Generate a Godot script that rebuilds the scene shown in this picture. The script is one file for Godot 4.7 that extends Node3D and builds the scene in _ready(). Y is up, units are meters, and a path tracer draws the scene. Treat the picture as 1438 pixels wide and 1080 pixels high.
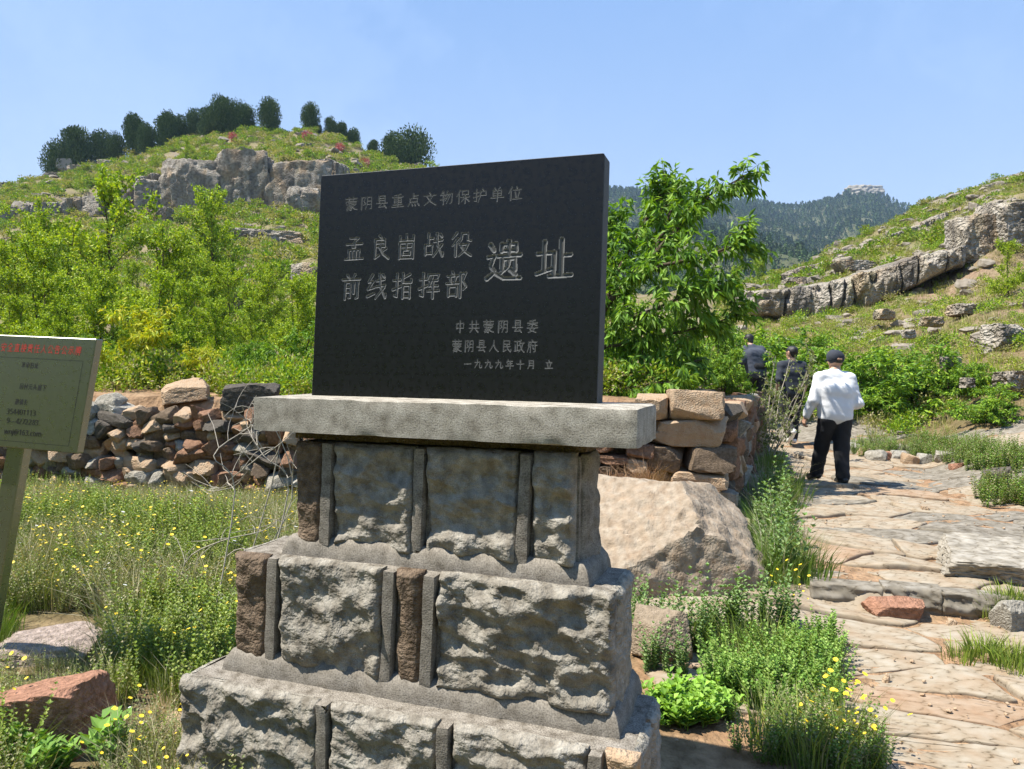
extends Node3D
# A black granite marker on a stone plinth, in front of a dry stone terrace wall, with a bedrock path and hills.

const FOCAL := 1081.0            # photograph's focal length in its own pixels
const EYE := Vector3(0, 1.6, 0)
var cam_basis := Basis()
var numbers := {}
var noise := FastNoiseLite.new()
var noise_b := FastNoiseLite.new()
var M := {}
var tex := {}

func _ready() -> void:
	set_view()
	make_materials()
	build_ground()
	build_far()
	build_path()
	build_plinth()
	build_stele()
	build_sign()
	build_walls()
	build_rocks()
	build_outcrops()
	build_trees()
	build_people()
	build_meadow()

func set_view() -> void:
	var cam := Camera3D.new()
	cam.name = "camera"
	cam.position = EYE
	cam.rotation_order = EULER_ORDER_XYZ
	cam_basis = Basis(Vector3.RIGHT, deg_to_rad(-1.59)) * Basis(Vector3.BACK, deg_to_rad(0.72))
	cam.basis = cam_basis
	cam.fov = rad_to_deg(2.0 * atan(540.0 / FOCAL))
	cam.near = 0.05
	cam.far = 4000.0
	add_child(cam)
	cam.current = true
	var env := Environment.new()
	var sky := Sky.new()
	var sm := ProceduralSkyMaterial.new()
	sm.sky_top_color = Color(0.165, 0.345, 0.72).linear_to_srgb()
	sm.sky_horizon_color = Color(0.66, 0.80, 0.96).linear_to_srgb()
	sm.sky_curve = 0.19
	sm.ground_bottom_color = Color(0.20, 0.19, 0.13).linear_to_srgb()
	sm.ground_horizon_color = Color(0.45, 0.50, 0.50).linear_to_srgb()
	sm.ground_curve = 0.05
	sm.sun_angle_max = 8.0
	# a thin uneven veil of high cloud
	var veil := FastNoiseLite.new()
	veil.seed = 3
	veil.noise_type = FastNoiseLite.TYPE_SIMPLEX_SMOOTH
	veil.frequency = 0.006
	veil.fractal_octaves = 6
	veil.domain_warp_enabled = true
	veil.domain_warp_amplitude = 60.0
	var cover := NoiseTexture2D.new()
	cover.width = 1024
	cover.height = 512
	cover.seamless = true
	cover.noise = veil
	var ramp := Gradient.new()
	ramp.offsets = PackedFloat32Array([0.0, 0.45, 1.0])
	ramp.colors = PackedColorArray([Color(1, 1, 1, 0.0), Color(1, 1, 1, 0.015), Color(1, 1, 1, 0.13)])
	cover.color_ramp = ramp
	sm.sky_cover = cover
	sky.sky_material = sm
	env.background_mode = Environment.BG_SKY
	env.sky = sky
	env.background_energy_multiplier = 0.60
	env.tonemap_mode = Environment.TONE_MAPPER_LINEAR
	env.tonemap_exposure = 2.05
	env.fog_enabled = true
	env.fog_density = 0.00022
	env.fog_light_color = Color(0.72, 0.84, 0.98)
	env.sdfgi_enabled = true
	env.ssao_enabled = true
	env.ssil_enabled = true
	var we := WorldEnvironment.new()
	we.name = "world_environment"
	we.environment = env
	add_child(we)
	var sun := DirectionalLight3D.new()
	sun.name = "sun"
	sun.light_energy = 1.6
	sun.light_color = Color(1.0, 0.975, 0.93)
	sun.light_angular_distance = 0.5
	sun.shadow_enabled = true
	add_child(sun)
	sun.look_at_from_position(Vector3.ZERO, -sun_dir(), Vector3.UP)

func sun_dir() -> Vector3:
	var el := deg_to_rad(62.5)
	var az := deg_to_rad(6.0)
	return Vector3(-cos(el) * cos(az), sin(el), cos(el) * sin(az))

# ---------------------------------------------------------------- pixels to places
func ray(px: float, py: float) -> Vector3:
	return cam_basis * Vector3((px - 719.0) / FOCAL, -(py - 540.0) / FOCAL, -1.0)

func at_depth(px: float, py: float, d: float) -> Vector3:
	var r := ray(px, py)
	return EYE + r * (-d / r.z)

func at_height(px: float, py: float, y: float) -> Vector3:
	var r := ray(px, py)
	return EYE + r * ((y - EYE.y) / r.y)

func on_ground(px: float, py: float) -> Vector3:
	var r := ray(px, py)
	var last := 1.0
	var t := 1.0
	while t < 150.0:
		var p := EYE + r * t
		if p.y < ground_y(p.x, p.z):
			var lo := last
			var hi := t
			for i in 12:
				var m := (lo + hi) * 0.5
				p = EYE + r * m
				if p.y < ground_y(p.x, p.z):
					hi = m
				else:
					lo = m
			return EYE + r * lo
		last = t
		t *= 1.02
	return EYE + r * 60.0

func drop(x: float, z: float, sink := 0.0) -> Vector3:
	return Vector3(x, ground_y(x, z) - sink, z)

# ---------------------------------------------------------------- nodes
func numbered(called: String) -> String:
	var n: int = numbers.get(called, 0)
	numbers[called] = n + 1
	return called if n == 0 else "%s_%03d" % [called, n]

func tag(o: Node, label := "", category := "", group := "", kind := "") -> Node:
	if label != "": o.set_meta("label", label)
	if category != "": o.set_meta("category", category)
	if group != "": o.set_meta("group", group)
	if kind != "": o.set_meta("kind", kind)
	return o

func thing(called: String, label: String, category: String, at := Vector3.ZERO, group := "") -> Node3D:
	var o := Node3D.new()
	o.name = numbered(called)
	o.position = at
	add_child(o)
	tag(o, label, category, group)
	return o

func part(called: String, mesh: Mesh, material: Material, parent: Node, at := Vector3.ZERO) -> MeshInstance3D:
	var o := MeshInstance3D.new()
	o.name = numbered(called) if parent == self else called
	o.mesh = mesh
	o.material_override = material
	o.position = at
	parent.add_child(o, true)
	return o

func structure(called: String, mesh: Mesh, material: Material) -> MeshInstance3D:
	var o := part(called, mesh, material, self)
	tag(o, "", "", "", "structure")
	return o

func scatter(called: String, mesh: Mesh, material: Material, places: Array, parent: Node, colors := PackedColorArray()) -> MultiMeshInstance3D:
	var mm := MultiMesh.new()
	mm.transform_format = MultiMesh.TRANSFORM_3D
	mm.use_colors = colors.size() > 0
	mm.mesh = mesh
	mm.instance_count = places.size()
	for i in places.size():
		mm.set_instance_transform(i, places[i])
		if mm.use_colors:
			mm.set_instance_color(i, colors[i])
	var o := MultiMeshInstance3D.new()
	o.name = numbered(called) if parent == self else called
	o.multimesh = mm
	o.material_override = material
	parent.add_child(o, true)
	o.set_meta("kind", "stuff")
	return o

# ---------------------------------------------------------------- meshes
func raw_mesh(v: PackedVector3Array, idx: PackedInt32Array, col = null, nor = null, uv = null) -> ArrayMesh:
	var a := []
	a.resize(Mesh.ARRAY_MAX)
	a[Mesh.ARRAY_VERTEX] = v
	if idx.size(): a[Mesh.ARRAY_INDEX] = idx
	if col != null: a[Mesh.ARRAY_COLOR] = col
	if nor != null: a[Mesh.ARRAY_NORMAL] = nor
	if uv != null: a[Mesh.ARRAY_TEX_UV] = uv
	var m := ArrayMesh.new()
	m.add_surface_from_arrays(Mesh.PRIMITIVE_TRIANGLES, a)
	return m

func smooth_mesh(v: PackedVector3Array, idx: PackedInt32Array, col = null) -> ArrayMesh:
	var nor := PackedVector3Array()
	nor.resize(v.size())
	for i in range(0, idx.size(), 3):
		var a := idx[i]
		var b := idx[i + 1]
		var c := idx[i + 2]
		var n := (v[c] - v[a]).cross(v[b] - v[a])
		nor[a] += n
		nor[b] += n
		nor[c] += n
	for i in nor.size():
		nor[i] = nor[i].normalized()
	return raw_mesh(v, idx, col, nor)

func flat_mesh(v: PackedVector3Array, idx: PackedInt32Array) -> ArrayMesh:
	var w := PackedVector3Array()
	w.resize(idx.size())
	var nor := PackedVector3Array()
	nor.resize(idx.size())
	for i in range(0, idx.size(), 3):
		var n := (v[idx[i + 2]] - v[idx[i]]).cross(v[idx[i + 1]] - v[idx[i]]).normalized()
		for k in 3:
			w[i + k] = v[idx[i + k]]
			nor[i + k] = n
	return raw_mesh(w, PackedInt32Array(), null, nor)

func grid_index(nx: int, ny: int, idx: PackedInt32Array, base := 0) -> void:
	for j in ny - 1:
		for i in nx - 1:
			var a := base + j * nx + i
			idx.append_array([a, a + nx, a + 1, a + 1, a + nx, a + nx + 1])

func box(size: Vector3, bevel := 0.008) -> ArrayMesh:
	# a box with chamfered edges, centred
	var h := size * 0.5
	var v := PackedVector3Array()
	var idx := PackedInt32Array()
	var b := minf(bevel, minf(h.x, minf(h.y, h.z)) * 0.9)
	var corner := {}
	for sx in [-1, 1]:
		for sy in [-1, 1]:
			for sz in [-1, 1]:
				for ax in 3:
					var p := Vector3(sx * (h.x - b), sy * (h.y - b), sz * (h.z - b))
					p[ax] = [sx, sy, sz][ax] * h[ax]
					corner[[sx, sy, sz, ax]] = v.size()
					v.append(p)
	var quads := []
	for ax in 3:
		var o1 := (ax + 1) % 3
		var o2 := (ax + 2) % 3
		for s in [-1, 1]:
			var q := []
			for c in [[-1, -1], [1, -1], [1, 1], [-1, 1]]:
				var k := [0, 0, 0]
				k[ax] = s
				k[o1] = c[0]
				k[o2] = c[1]
				q.append(corner[[k[0], k[1], k[2], ax]])
			quads.append(q)
		for s1 in [-1, 1]:
			for s2 in [-1, 1]:
				var k1 := [0, 0, 0]
				k1[o1] = s1
				k1[o2] = s2
				var q := []
				k1[ax] = -1
				q.append(corner[[k1[0], k1[1], k1[2], o1]])
				k1[ax] = 1
				q.append(corner[[k1[0], k1[1], k1[2], o1]])
				q.append(corner[[k1[0], k1[1], k1[2], o2]])
				k1[ax] = -1
				q.append(corner[[k1[0], k1[1], k1[2], o2]])
				quads.append(q)
	for q in quads:
		add_tri_out(v, idx, q[0], q[1], q[2])
		add_tri_out(v, idx, q[0], q[2], q[3])
	for sx in [-1, 1]:
		for sy in [-1, 1]:
			for sz in [-1, 1]:
				add_tri_out(v, idx, corner[[sx, sy, sz, 0]], corner[[sx, sy, sz, 1]], corner[[sx, sy, sz, 2]])
	return flat_mesh(v, idx)

func add_tri_out(v: PackedVector3Array, idx: PackedInt32Array, a: int, b: int, c: int) -> void:
	var n := (v[c] - v[a]).cross(v[b] - v[a])
	if n.dot(v[a] + v[b] + v[c]) >= 0.0:
		idx.append_array([a, b, c])
	else:
		idx.append_array([a, c, b])

func tube(pts: PackedVector3Array, radii: PackedFloat32Array, sides: int, v: PackedVector3Array, idx: PackedInt32Array) -> void:
	var base := v.size()
	var n := pts.size()
	var side := Vector3.RIGHT
	for i in n:
		var d := (pts[mini(i + 1, n - 1)] - pts[maxi(i - 1, 0)]).normalized()
		if absf(d.dot(side)) > 0.9:
			side = Vector3.BACK if absf(d.z) < 0.8 else Vector3.UP
		var u := d.cross(side).normalized()
		side = u.cross(d).normalized()
		for k in sides:
			var a := TAU * k / sides
			v.append(pts[i] + (side * cos(a) + u * sin(a)) * radii[i])
	for i in n - 1:
		for k in sides:
			var a := base + i * sides + k
			var b := base + i * sides + (k + 1) % sides
			idx.append_array([a, b, a + sides, b, b + sides, a + sides])

var ico_cache := {}
func icosphere(level: int) -> Array:
	if ico_cache.has(level):
		return ico_cache[level]
	var v := PackedVector3Array()
	var idx := PackedInt32Array()
	if level == 0:
		var t := (1.0 + sqrt(5.0)) / 2.0
		for p in [[-1, t, 0], [1, t, 0], [-1, -t, 0], [1, -t, 0], [0, -1, t], [0, 1, t], [0, -1, -t], [0, 1, -t], [t, 0, -1], [t, 0, 1], [-t, 0, -1], [-t, 0, 1]]:
			v.append(Vector3(p[0], p[1], p[2]).normalized())
		var faces := [0, 11, 5, 0, 5, 1, 0, 1, 7, 0, 7, 10, 0, 10, 11, 1, 5, 9, 5, 11, 4, 11, 10, 2, 10, 7, 6, 7, 1, 8, 3, 9, 4, 3, 4, 2, 3, 2, 6, 3, 6, 8, 3, 8, 9, 4, 9, 5, 2, 4, 11, 6, 2, 10, 8, 6, 7, 9, 8, 1]
		for i in range(0, 60, 3):
			add_tri_out(v, idx, faces[i], faces[i + 1], faces[i + 2])
	else:
		var below := icosphere(level - 1)
		v = below[0].duplicate()
		var mids := {}
		var old: PackedInt32Array = below[1]
		for i in range(0, old.size(), 3):
			var m := []
			for k in 3:
				var a := old[i + k]
				var b := old[i + (k + 1) % 3]
				var key := mini(a, b) * 100000 + maxi(a, b)
				if not mids.has(key):
					mids[key] = v.size()
					v.append((v[a] + v[b]).normalized())
				m.append(mids[key])
			idx.append_array([old[i], m[0], m[2], old[i + 1], m[1], m[0], old[i + 2], m[2], m[1], m[0], m[1], m[2]])
	ico_cache[level] = [v, idx]
	return ico_cache[level]

# a broken stone: an icosphere cut by planes, with grain; size is its full extent
func rock(rng: RandomNumberGenerator, size: Vector3, level: int, boxy := 0.5, grain := 0.03, cuts := 9, flat := false, extra := []) -> ArrayMesh:
	var planes := []
	for ax in 3:
		for s in [-1.0, 1.0]:
			var n := Vector3.ZERO
			n[ax] = s
			n += Vector3(rng.randfn(), rng.randfn(), rng.randfn()) * (0.22 * (1.0 - boxy) + 0.05)
			planes.append([n.normalized(), rng.randf_range(0.86, 1.0)])
	for i in cuts:
		var n := Vector3(rng.randfn(), rng.randfn(), rng.randfn()).normalized()
		planes.append([n, lerpf(rng.randf_range(0.85, 1.1), rng.randf_range(1.1, 1.35), boxy)])
	planes.append_array(extra)
	var sphere := icosphere(level)
	var src: PackedVector3Array = sphere[0]
	var v := PackedVector3Array()
	v.resize(src.size())
	var off := Vector3(rng.randf() * 100.0, rng.randf() * 100.0, rng.randf() * 100.0)
	for i in src.size():
		var u := src[i]
		var r := 2.0
		for p in planes:
			var c: float = u.dot(p[0])
			if c > 0.05:
				r = minf(r, p[1] / c)
		var q := u * minf(r, 1.55)
		var g := noise.get_noise_3dv((q + off) * 55.0) * 0.6 + noise.get_noise_3dv((q + off) * 160.0) * 0.4
		q *= 1.0 + g * grain * 2.2
		v[i] = q * size * 0.5
	if flat:
		return flat_mesh(v, sphere[1])
	return smooth_mesh(v, sphere[1])

# a quarry-faced block: local x right, y up, front face towards +z, back at z = 0
func rough_block(w: float, h: float, depth: float, seed_at: float, amp: float, layered: float, cell := 0.011, round_edge := 0.02) -> ArrayMesh:
	var nx := maxi(6, int(w / cell))
	var ny := maxi(6, int(h / cell))
	var v := PackedVector3Array()
	var idx := PackedInt32Array()
	var rows := ny + 6
	var cols := nx + 6
	# shallow scoops left by the chisel, meeting in sharp ridges
	var rng := RandomNumberGenerator.new()
	rng.seed = int(seed_at * 1000.0) + 17
	var sx := PackedFloat32Array()
	var sy := PackedFloat32Array()
	var sz := PackedFloat32Array()
	var flat_y := 1.0 + maxf(layered, 0.0) * 1.5
	var flat_x := 1.0 + maxf(-layered, 0.0) * 3.0
	for i in clampi(int(w * h / 0.0042), 8, 60):
		sx.append(rng.randf_range(-0.55, 0.55) * w)
		sy.append(rng.randf_range(-0.55, 0.55) * h)
		sz.append(rng.randf_range(-1.0, 0.9))
	for j in rows:
		var jy := clampi(j - 3, 0, ny - 1)
		var oy := absi(j - 3 - jy)
		for i in cols:
			var ix := clampi(i - 3, 0, nx - 1)
			var ox := absi(i - 3 - ix)
			var x := (ix / float(nx - 1) - 0.5) * w
			var y := (jy / float(ny - 1) - 0.5) * h
			var p := Vector3(x + seed_at * 3.7, y * (1.0 + layered), seed_at)
			var a := noise.get_noise_3dv(p * 60.0)
			var b := noise_b.get_noise_3dv(p * 130.0)
			var c := noise.get_noise_3dv(p * 420.0)
			var steps := floorf((noise_b.get_noise_3d(p.x * 45.0, p.y * (70.0 + 90.0 * layered), p.z + 7.0) + 1.0) * 3.2) / 3.2 - 1.0
			var ux := x + 0.035 * noise.get_noise_3d(p.x * 70.0, p.y * 70.0, 9.0 + seed_at)
			var uy := y + 0.035 * noise.get_noise_3d(p.x * 70.0, p.y * 70.0, 29.0 + seed_at)
			var scoop := 9.0
			for i2 in sx.size():
				var dx := (ux - sx[i2]) * flat_x
				var dy := (uy - sy[i2]) * flat_y
				scoop = minf(scoop, sz[i2] + (dx * dx + dy * dy) * 260.0)
			var z := depth + amp * (a * 0.55 + b * 0.30 + c * 0.26 + steps * 0.42 + clampf(scoop, -1.0, 1.2) * 0.46)
			var ex := minf(w * 0.5 - absf(x), round_edge) / round_edge
			var ey := minf(h * 0.5 - absf(y), round_edge) / round_edge
			var e := clampf(minf(ex, ey), 0.0, 1.0)
			z -= (1.0 - sqrt(1.0 - (1.0 - e) * (1.0 - e))) * minf(depth * 0.6, round_edge * 1.4)
			var back := maxi(ox, oy) / 3.0
			if back > 0.0:
				z = lerpf(z, 0.0, back)
			var wob := 1.0 + noise.get_noise_3d(p.x * 90.0, p.y * 90.0, 50.0 + seed_at) * 0.02
			v.append(Vector3(x * wob, y * wob, z))
	grid_flip(cols, rows, idx)
	return smooth_mesh(v, idx)

func grid_flip(nx: int, ny: int, idx: PackedInt32Array) -> void:
	for j in ny - 1:
		for i in nx - 1:
			var a := j * nx + i
			idx.append_array([a, a + nx, a + 1, a + 1, a + nx, a + nx + 1])

func quad_strip(v: PackedVector3Array, idx: PackedInt32Array, a: Vector3, b: Vector3, c: Vector3, d: Vector3) -> void:
	var k := v.size()
	v.append_array([a, b, c, d])
	idx.append_array([k, k + 1, k + 2, k, k + 2, k + 3])

# ---------------------------------------------------------------- materials
func ramp_texture(called: String, freq: float, lo: Color, hi: Color, kind := 0, size := 512, octaves := 4, mid := 0.5) -> NoiseTexture2D:
	var f := FastNoiseLite.new()
	f.seed = hash(called) % 1000
	f.noise_type = FastNoiseLite.TYPE_SIMPLEX_SMOOTH if kind == 0 else FastNoiseLite.TYPE_CELLULAR
	f.frequency = freq
	f.fractal_type = FastNoiseLite.FRACTAL_FBM
	f.fractal_octaves = octaves
	var t := NoiseTexture2D.new()
	t.width = size
	t.height = size
	t.seamless = true
	t.noise = f
	var g := Gradient.new()
	g.offsets = PackedFloat32Array([0.0, mid, 1.0])
	g.colors = PackedColorArray([lo, lo.lerp(hi, 0.55), hi])
	t.color_ramp = g
	tex[called] = t
	return t

func crack_texture(called: String, freq: float, edge: float) -> void:
	# thin dirt-filled cracks between irregular plates
	var f := FastNoiseLite.new()
	f.seed = hash(called) % 1000
	f.noise_type = FastNoiseLite.TYPE_CELLULAR
	f.cellular_return_type = FastNoiseLite.RETURN_DISTANCE2_SUB
	f.cellular_distance_function = FastNoiseLite.DISTANCE_EUCLIDEAN
	f.frequency = freq
	f.fractal_type = FastNoiseLite.FRACTAL_FBM
	f.fractal_octaves = 3
	f.domain_warp_enabled = true
	f.domain_warp_amplitude = 22.0
	f.domain_warp_frequency = 0.02
	f.domain_warp_fractal_octaves = 4
	var t := NoiseTexture2D.new()
	t.width = 1024
	t.height = 1024
	t.seamless = true
	t.noise = f
	var g := Gradient.new()
	g.offsets = PackedFloat32Array([0.0, edge, edge * 2.6, 0.5, 1.0])
	g.colors = PackedColorArray([Color(0.50, 0.46, 0.41), Color(0.74, 0.71, 0.66), Color(0.90, 0.88, 0.85), Color(0.97, 0.96, 0.95), Color(1, 1, 1)])
	t.color_ramp = g
	tex[called] = t

func mat(called: String, col: Color, rough: float) -> StandardMaterial3D:
	var m := StandardMaterial3D.new()
	m.resource_name = called
	m.albedo_color = col.linear_to_srgb()
	m.roughness = rough
	M[called] = m
	return m

# colour, mottling and relief of a mineral surface, in world space
func stone(called: String, col: Color, rough: float, mottle: String, tile: float, relief: String, depth_cm: float, vertex := false) -> StandardMaterial3D:
	var m := mat(called, col, rough)
	m.albedo_texture = tex[mottle]
	m.uv1_triplanar = true
	m.uv1_world_triplanar = true
	m.uv1_scale = Vector3.ONE / tile
	m.vertex_color_use_as_albedo = vertex
	m.metallic_specular = 0.3
	if relief != "":
		m.heightmap_enabled = true
		m.heightmap_texture = tex[relief]
		m.heightmap_scale = depth_cm
	return m

func leafy(called: String, rough := 0.55, through := 0.85) -> StandardMaterial3D:
	var m := mat(called, Color.WHITE, rough)
	m.vertex_color_use_as_albedo = true
	m.metallic_specular = 0.4
	m.backlight_enabled = true
	m.backlight = Color(through, through, through * 0.55)
	return m

func make_materials() -> void:
	noise.noise_type = FastNoiseLite.TYPE_SIMPLEX_SMOOTH
	noise.seed = 11
	noise.frequency = 0.05
	noise.fractal_octaves = 3
	noise_b.noise_type = FastNoiseLite.TYPE_SIMPLEX
	noise_b.seed = 29
	noise_b.frequency = 0.05
	noise_b.fractal_octaves = 2
	var g := func(x): return Color(x, x, x)
	ramp_texture("blotch", 0.012, Color(0.62, 0.60, 0.56), Color(1, 0.99, 0.97), 0, 1024, 6)
	ramp_texture("rust", 0.008, Color(0.90, 0.82, 0.74), Color(0.98, 0.98, 0.97), 0, 1024, 6)
	ramp_texture("smears", 0.006, g.call(0.45), g.call(1.0), 0, 1024, 6)
	ramp_texture("weather", 0.009, Color(0.50, 0.47, 0.43), Color(1, 0.99, 0.97), 0, 1024, 7, 0.5)
	ramp_texture("grit", 0.11, g.call(0.62), g.call(1.0), 0, 512, 4, 0.4)
	ramp_texture("lichen", 0.02, Color(0.55, 0.53, 0.50), Color(1, 1, 1), 0, 1024, 6, 0.36)
	ramp_texture("speckle", 0.085, g.call(0.44), g.call(1.0), 0, 512, 3, 0.36)
	ramp_texture("grain", 0.03, g.call(0.0), g.call(1.0), 0, 1024, 7)
	ramp_texture("pits", 0.05, g.call(0.0), g.call(1.0), 1, 1024, 3)
	ramp_texture("bedding", 0.02, Color(0.70, 0.68, 0.64), Color(1, 1, 1), 0, 1024, 6)
	crack_texture("cracks", 0.010, 0.055)
	crack_texture("fine_cracks", 0.016, 0.04)
	ramp_texture("weave", 0.25, g.call(0.85), g.call(1.0), 0, 256, 2)
	ramp_texture("flecks", 0.30, g.call(0.25), g.call(1.0), 0, 512, 2, 0.72)
	stone("ground", Color.WHITE, 0.95, "blotch", 1.7, "grain", 2.0, true)
	stone("hill", Color.WHITE, 0.95, "blotch", 9.0, "", 0.0, true)
	for p in [["path_rock", Color(0.375, 0.345, 0.29), "rust"], ["path_rock_grey", Color(0.34, 0.325, 0.295), "blotch"], ["path_rock_red", Color(0.38, 0.305, 0.235), "rust"], ["cracked_stone", Color(0.47, 0.455, 0.42), "blotch"]]:
		var m := stone(p[0], p[1], 0.92, "cracks", 1.5, "cracks", 1.2)
		m.uv1_scale = Vector3(0.7, 0.9, 1.2)
		m.detail_enabled = true
		m.detail_albedo = tex[p[2]]
		m.detail_blend_mode = BaseMaterial3D.BLEND_MODE_MUL
		m.detail_uv_layer = BaseMaterial3D.DETAIL_UV_2
		m.uv2_triplanar = true
		m.uv2_world_triplanar = true
		m.uv2_scale = Vector3(0.55, 0.55, 0.55)
		m.normal_enabled = false
	stone("stone_grey", Color(0.42, 0.40, 0.355), 0.9, "blotch", 0.55, "grain", 1.4)
	stone("stone_pale", Color(0.46, 0.45, 0.42), 0.9, "blotch", 0.6, "grain", 1.2)
	stone("stone_brown", Color(0.27, 0.205, 0.15), 0.92, "blotch", 0.4, "grain", 1.6)
	stone("stone_tan", Color(0.44, 0.345, 0.25), 0.92, "rust", 0.6, "grain", 1.4)
	stone("stone_red", Color(0.36, 0.215, 0.145), 0.92, "blotch", 0.5, "grain", 1.4)
	stone("stone_boulder", Color(0.47, 0.415, 0.345), 0.92, "rust", 0.8, "grain", 0.8)
	stone("stone_brownrock", Color(0.36, 0.295, 0.225), 0.92, "blotch", 0.5, "grain", 1.2)
	stone("stone_slope", Color(0.36, 0.325, 0.28), 0.92, "blotch", 2.5, "", 0.0)
	stone("stone_redrock", Color(0.42, 0.23, 0.16), 0.92, "blotch", 0.6, "grain", 1.2)
	stone("stone_pink", Color(0.42, 0.35, 0.32), 0.92, "blotch", 0.8, "grain", 1.2)
	stone("stone_dark", Color(0.15, 0.135, 0.12), 0.92, "blotch", 0.5, "grain", 1.4)
	stone("mortar", Color(0.48, 0.435, 0.37), 0.95, "speckle", 0.34, "speckle", 0.30)
	stone("concrete", Color(0.76, 0.71, 0.61), 0.95, "speckle", 0.30, "speckle", 0.16)
	stone("cliff", Color(0.56, 0.525, 0.48), 0.95, "blotch", 5.0, "grain", 30.0, true)
	stone("quarry_grey", Color(0.57, 0.545, 0.49), 0.92, "weather", 0.7, "grain", 1.0)
	stone("quarry_pale", Color(0.63, 0.605, 0.55), 0.92, "weather", 0.7, "grain", 0.9)
	stone("quarry_brown", Color(0.36, 0.275, 0.205), 0.92, "weather", 0.5, "grain", 1.0)
	var granite := stone("granite", Color(0.021, 0.022, 0.022), 0.42, "flecks", 0.16, "", 0.0)
	granite.metallic_specular = 0.42
	granite.roughness_texture = tex["smears"]
	stone("granite_sawn", Color(0.30, 0.31, 0.32), 0.6, "flecks", 0.12, "grain", 0.1)
	stone("granite_cut_dim", Color(0.24, 0.245, 0.245), 0.8, "flecks", 0.10, "", 0.0)  # rough cut stone for groove floors, darker so the walls read as sunlit
	stone("granite_cut_lit", Color(0.54, 0.55, 0.54), 0.85, "flecks", 0.10, "", 0.0)  # same cut stone on groove walls, sun on the edges painted into the colour
	var steel := mat("steel", Color(0.235, 0.24, 0.19), 0.36)
	steel.metallic = 0.9
	steel.roughness_texture = tex["blotch"]
	steel.uv1_triplanar = true
	steel.uv1_scale = Vector3(2, 2, 2)
	for p in [["quarry_grey", "grit", 9.0], ["quarry_pale", "grit", 9.0], ["quarry_brown", "grit", 9.0], ["mortar", "lichen", 2.2], ["concrete", "lichen", 1.8], ["stone_boulder", "lichen", 1.6]  ]:
		var m: StandardMaterial3D = M[p[0]]
		m.detail_enabled = true
		m.detail_albedo = tex[p[1]]
		m.detail_blend_mode = BaseMaterial3D.BLEND_MODE_MUL
		m.detail_uv_layer = BaseMaterial3D.DETAIL_UV_2
		m.uv2_triplanar = true
		m.uv2_world_triplanar = true
		m.uv2_scale = Vector3.ONE * (p[2] * 0.35)
	mat("red_print", Color(0.42, 0.045, 0.03), 0.6)
	mat("black_print", Color(0.02, 0.02, 0.02), 0.6)
	stone("bark", Color(0.13, 0.10, 0.075), 0.95, "blotch", 0.3, "", 0.0)
	stone("dry_wood", Color(0.56, 0.52, 0.46), 0.9, "blotch", 0.3, "", 0.0)
	leafy("leaf")
	leafy("grass_leaf", 0.6, 0.75)
	leafy("needle", 0.8, 0.12)
	var pt := mat("petal", Color.WHITE, 0.6)
	pt.vertex_color_use_as_albedo = true
	for c in [["white_cloth", Color(0.80, 0.81, 0.83)], ["navy_cloth", Color(0.022, 0.028, 0.042)], ["black_cloth", Color(0.011, 0.011, 0.013)], ["slate_cloth", Color(0.055, 0.065, 0.09)]]:
		var m := mat(c[0], c[1], 0.85)
		m.albedo_texture = tex["weave"]
		m.uv1_triplanar = true
		m.uv1_scale = Vector3(12, 12, 12)
		m.rim_enabled = true
		m.rim = 0.2
	var skin := mat("skin", Color(0.43, 0.25, 0.165), 0.55)
	skin.subsurf_scatter_enabled = true
	skin.subsurf_scatter_strength = 0.05
	mat("hair", Color(0.012, 0.010, 0.009), 0.6)
	mat("shoe_white", Color(0.75, 0.75, 0.74), 0.6)
	mat("shoe_black", Color(0.015, 0.015, 0.015), 0.45)

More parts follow.
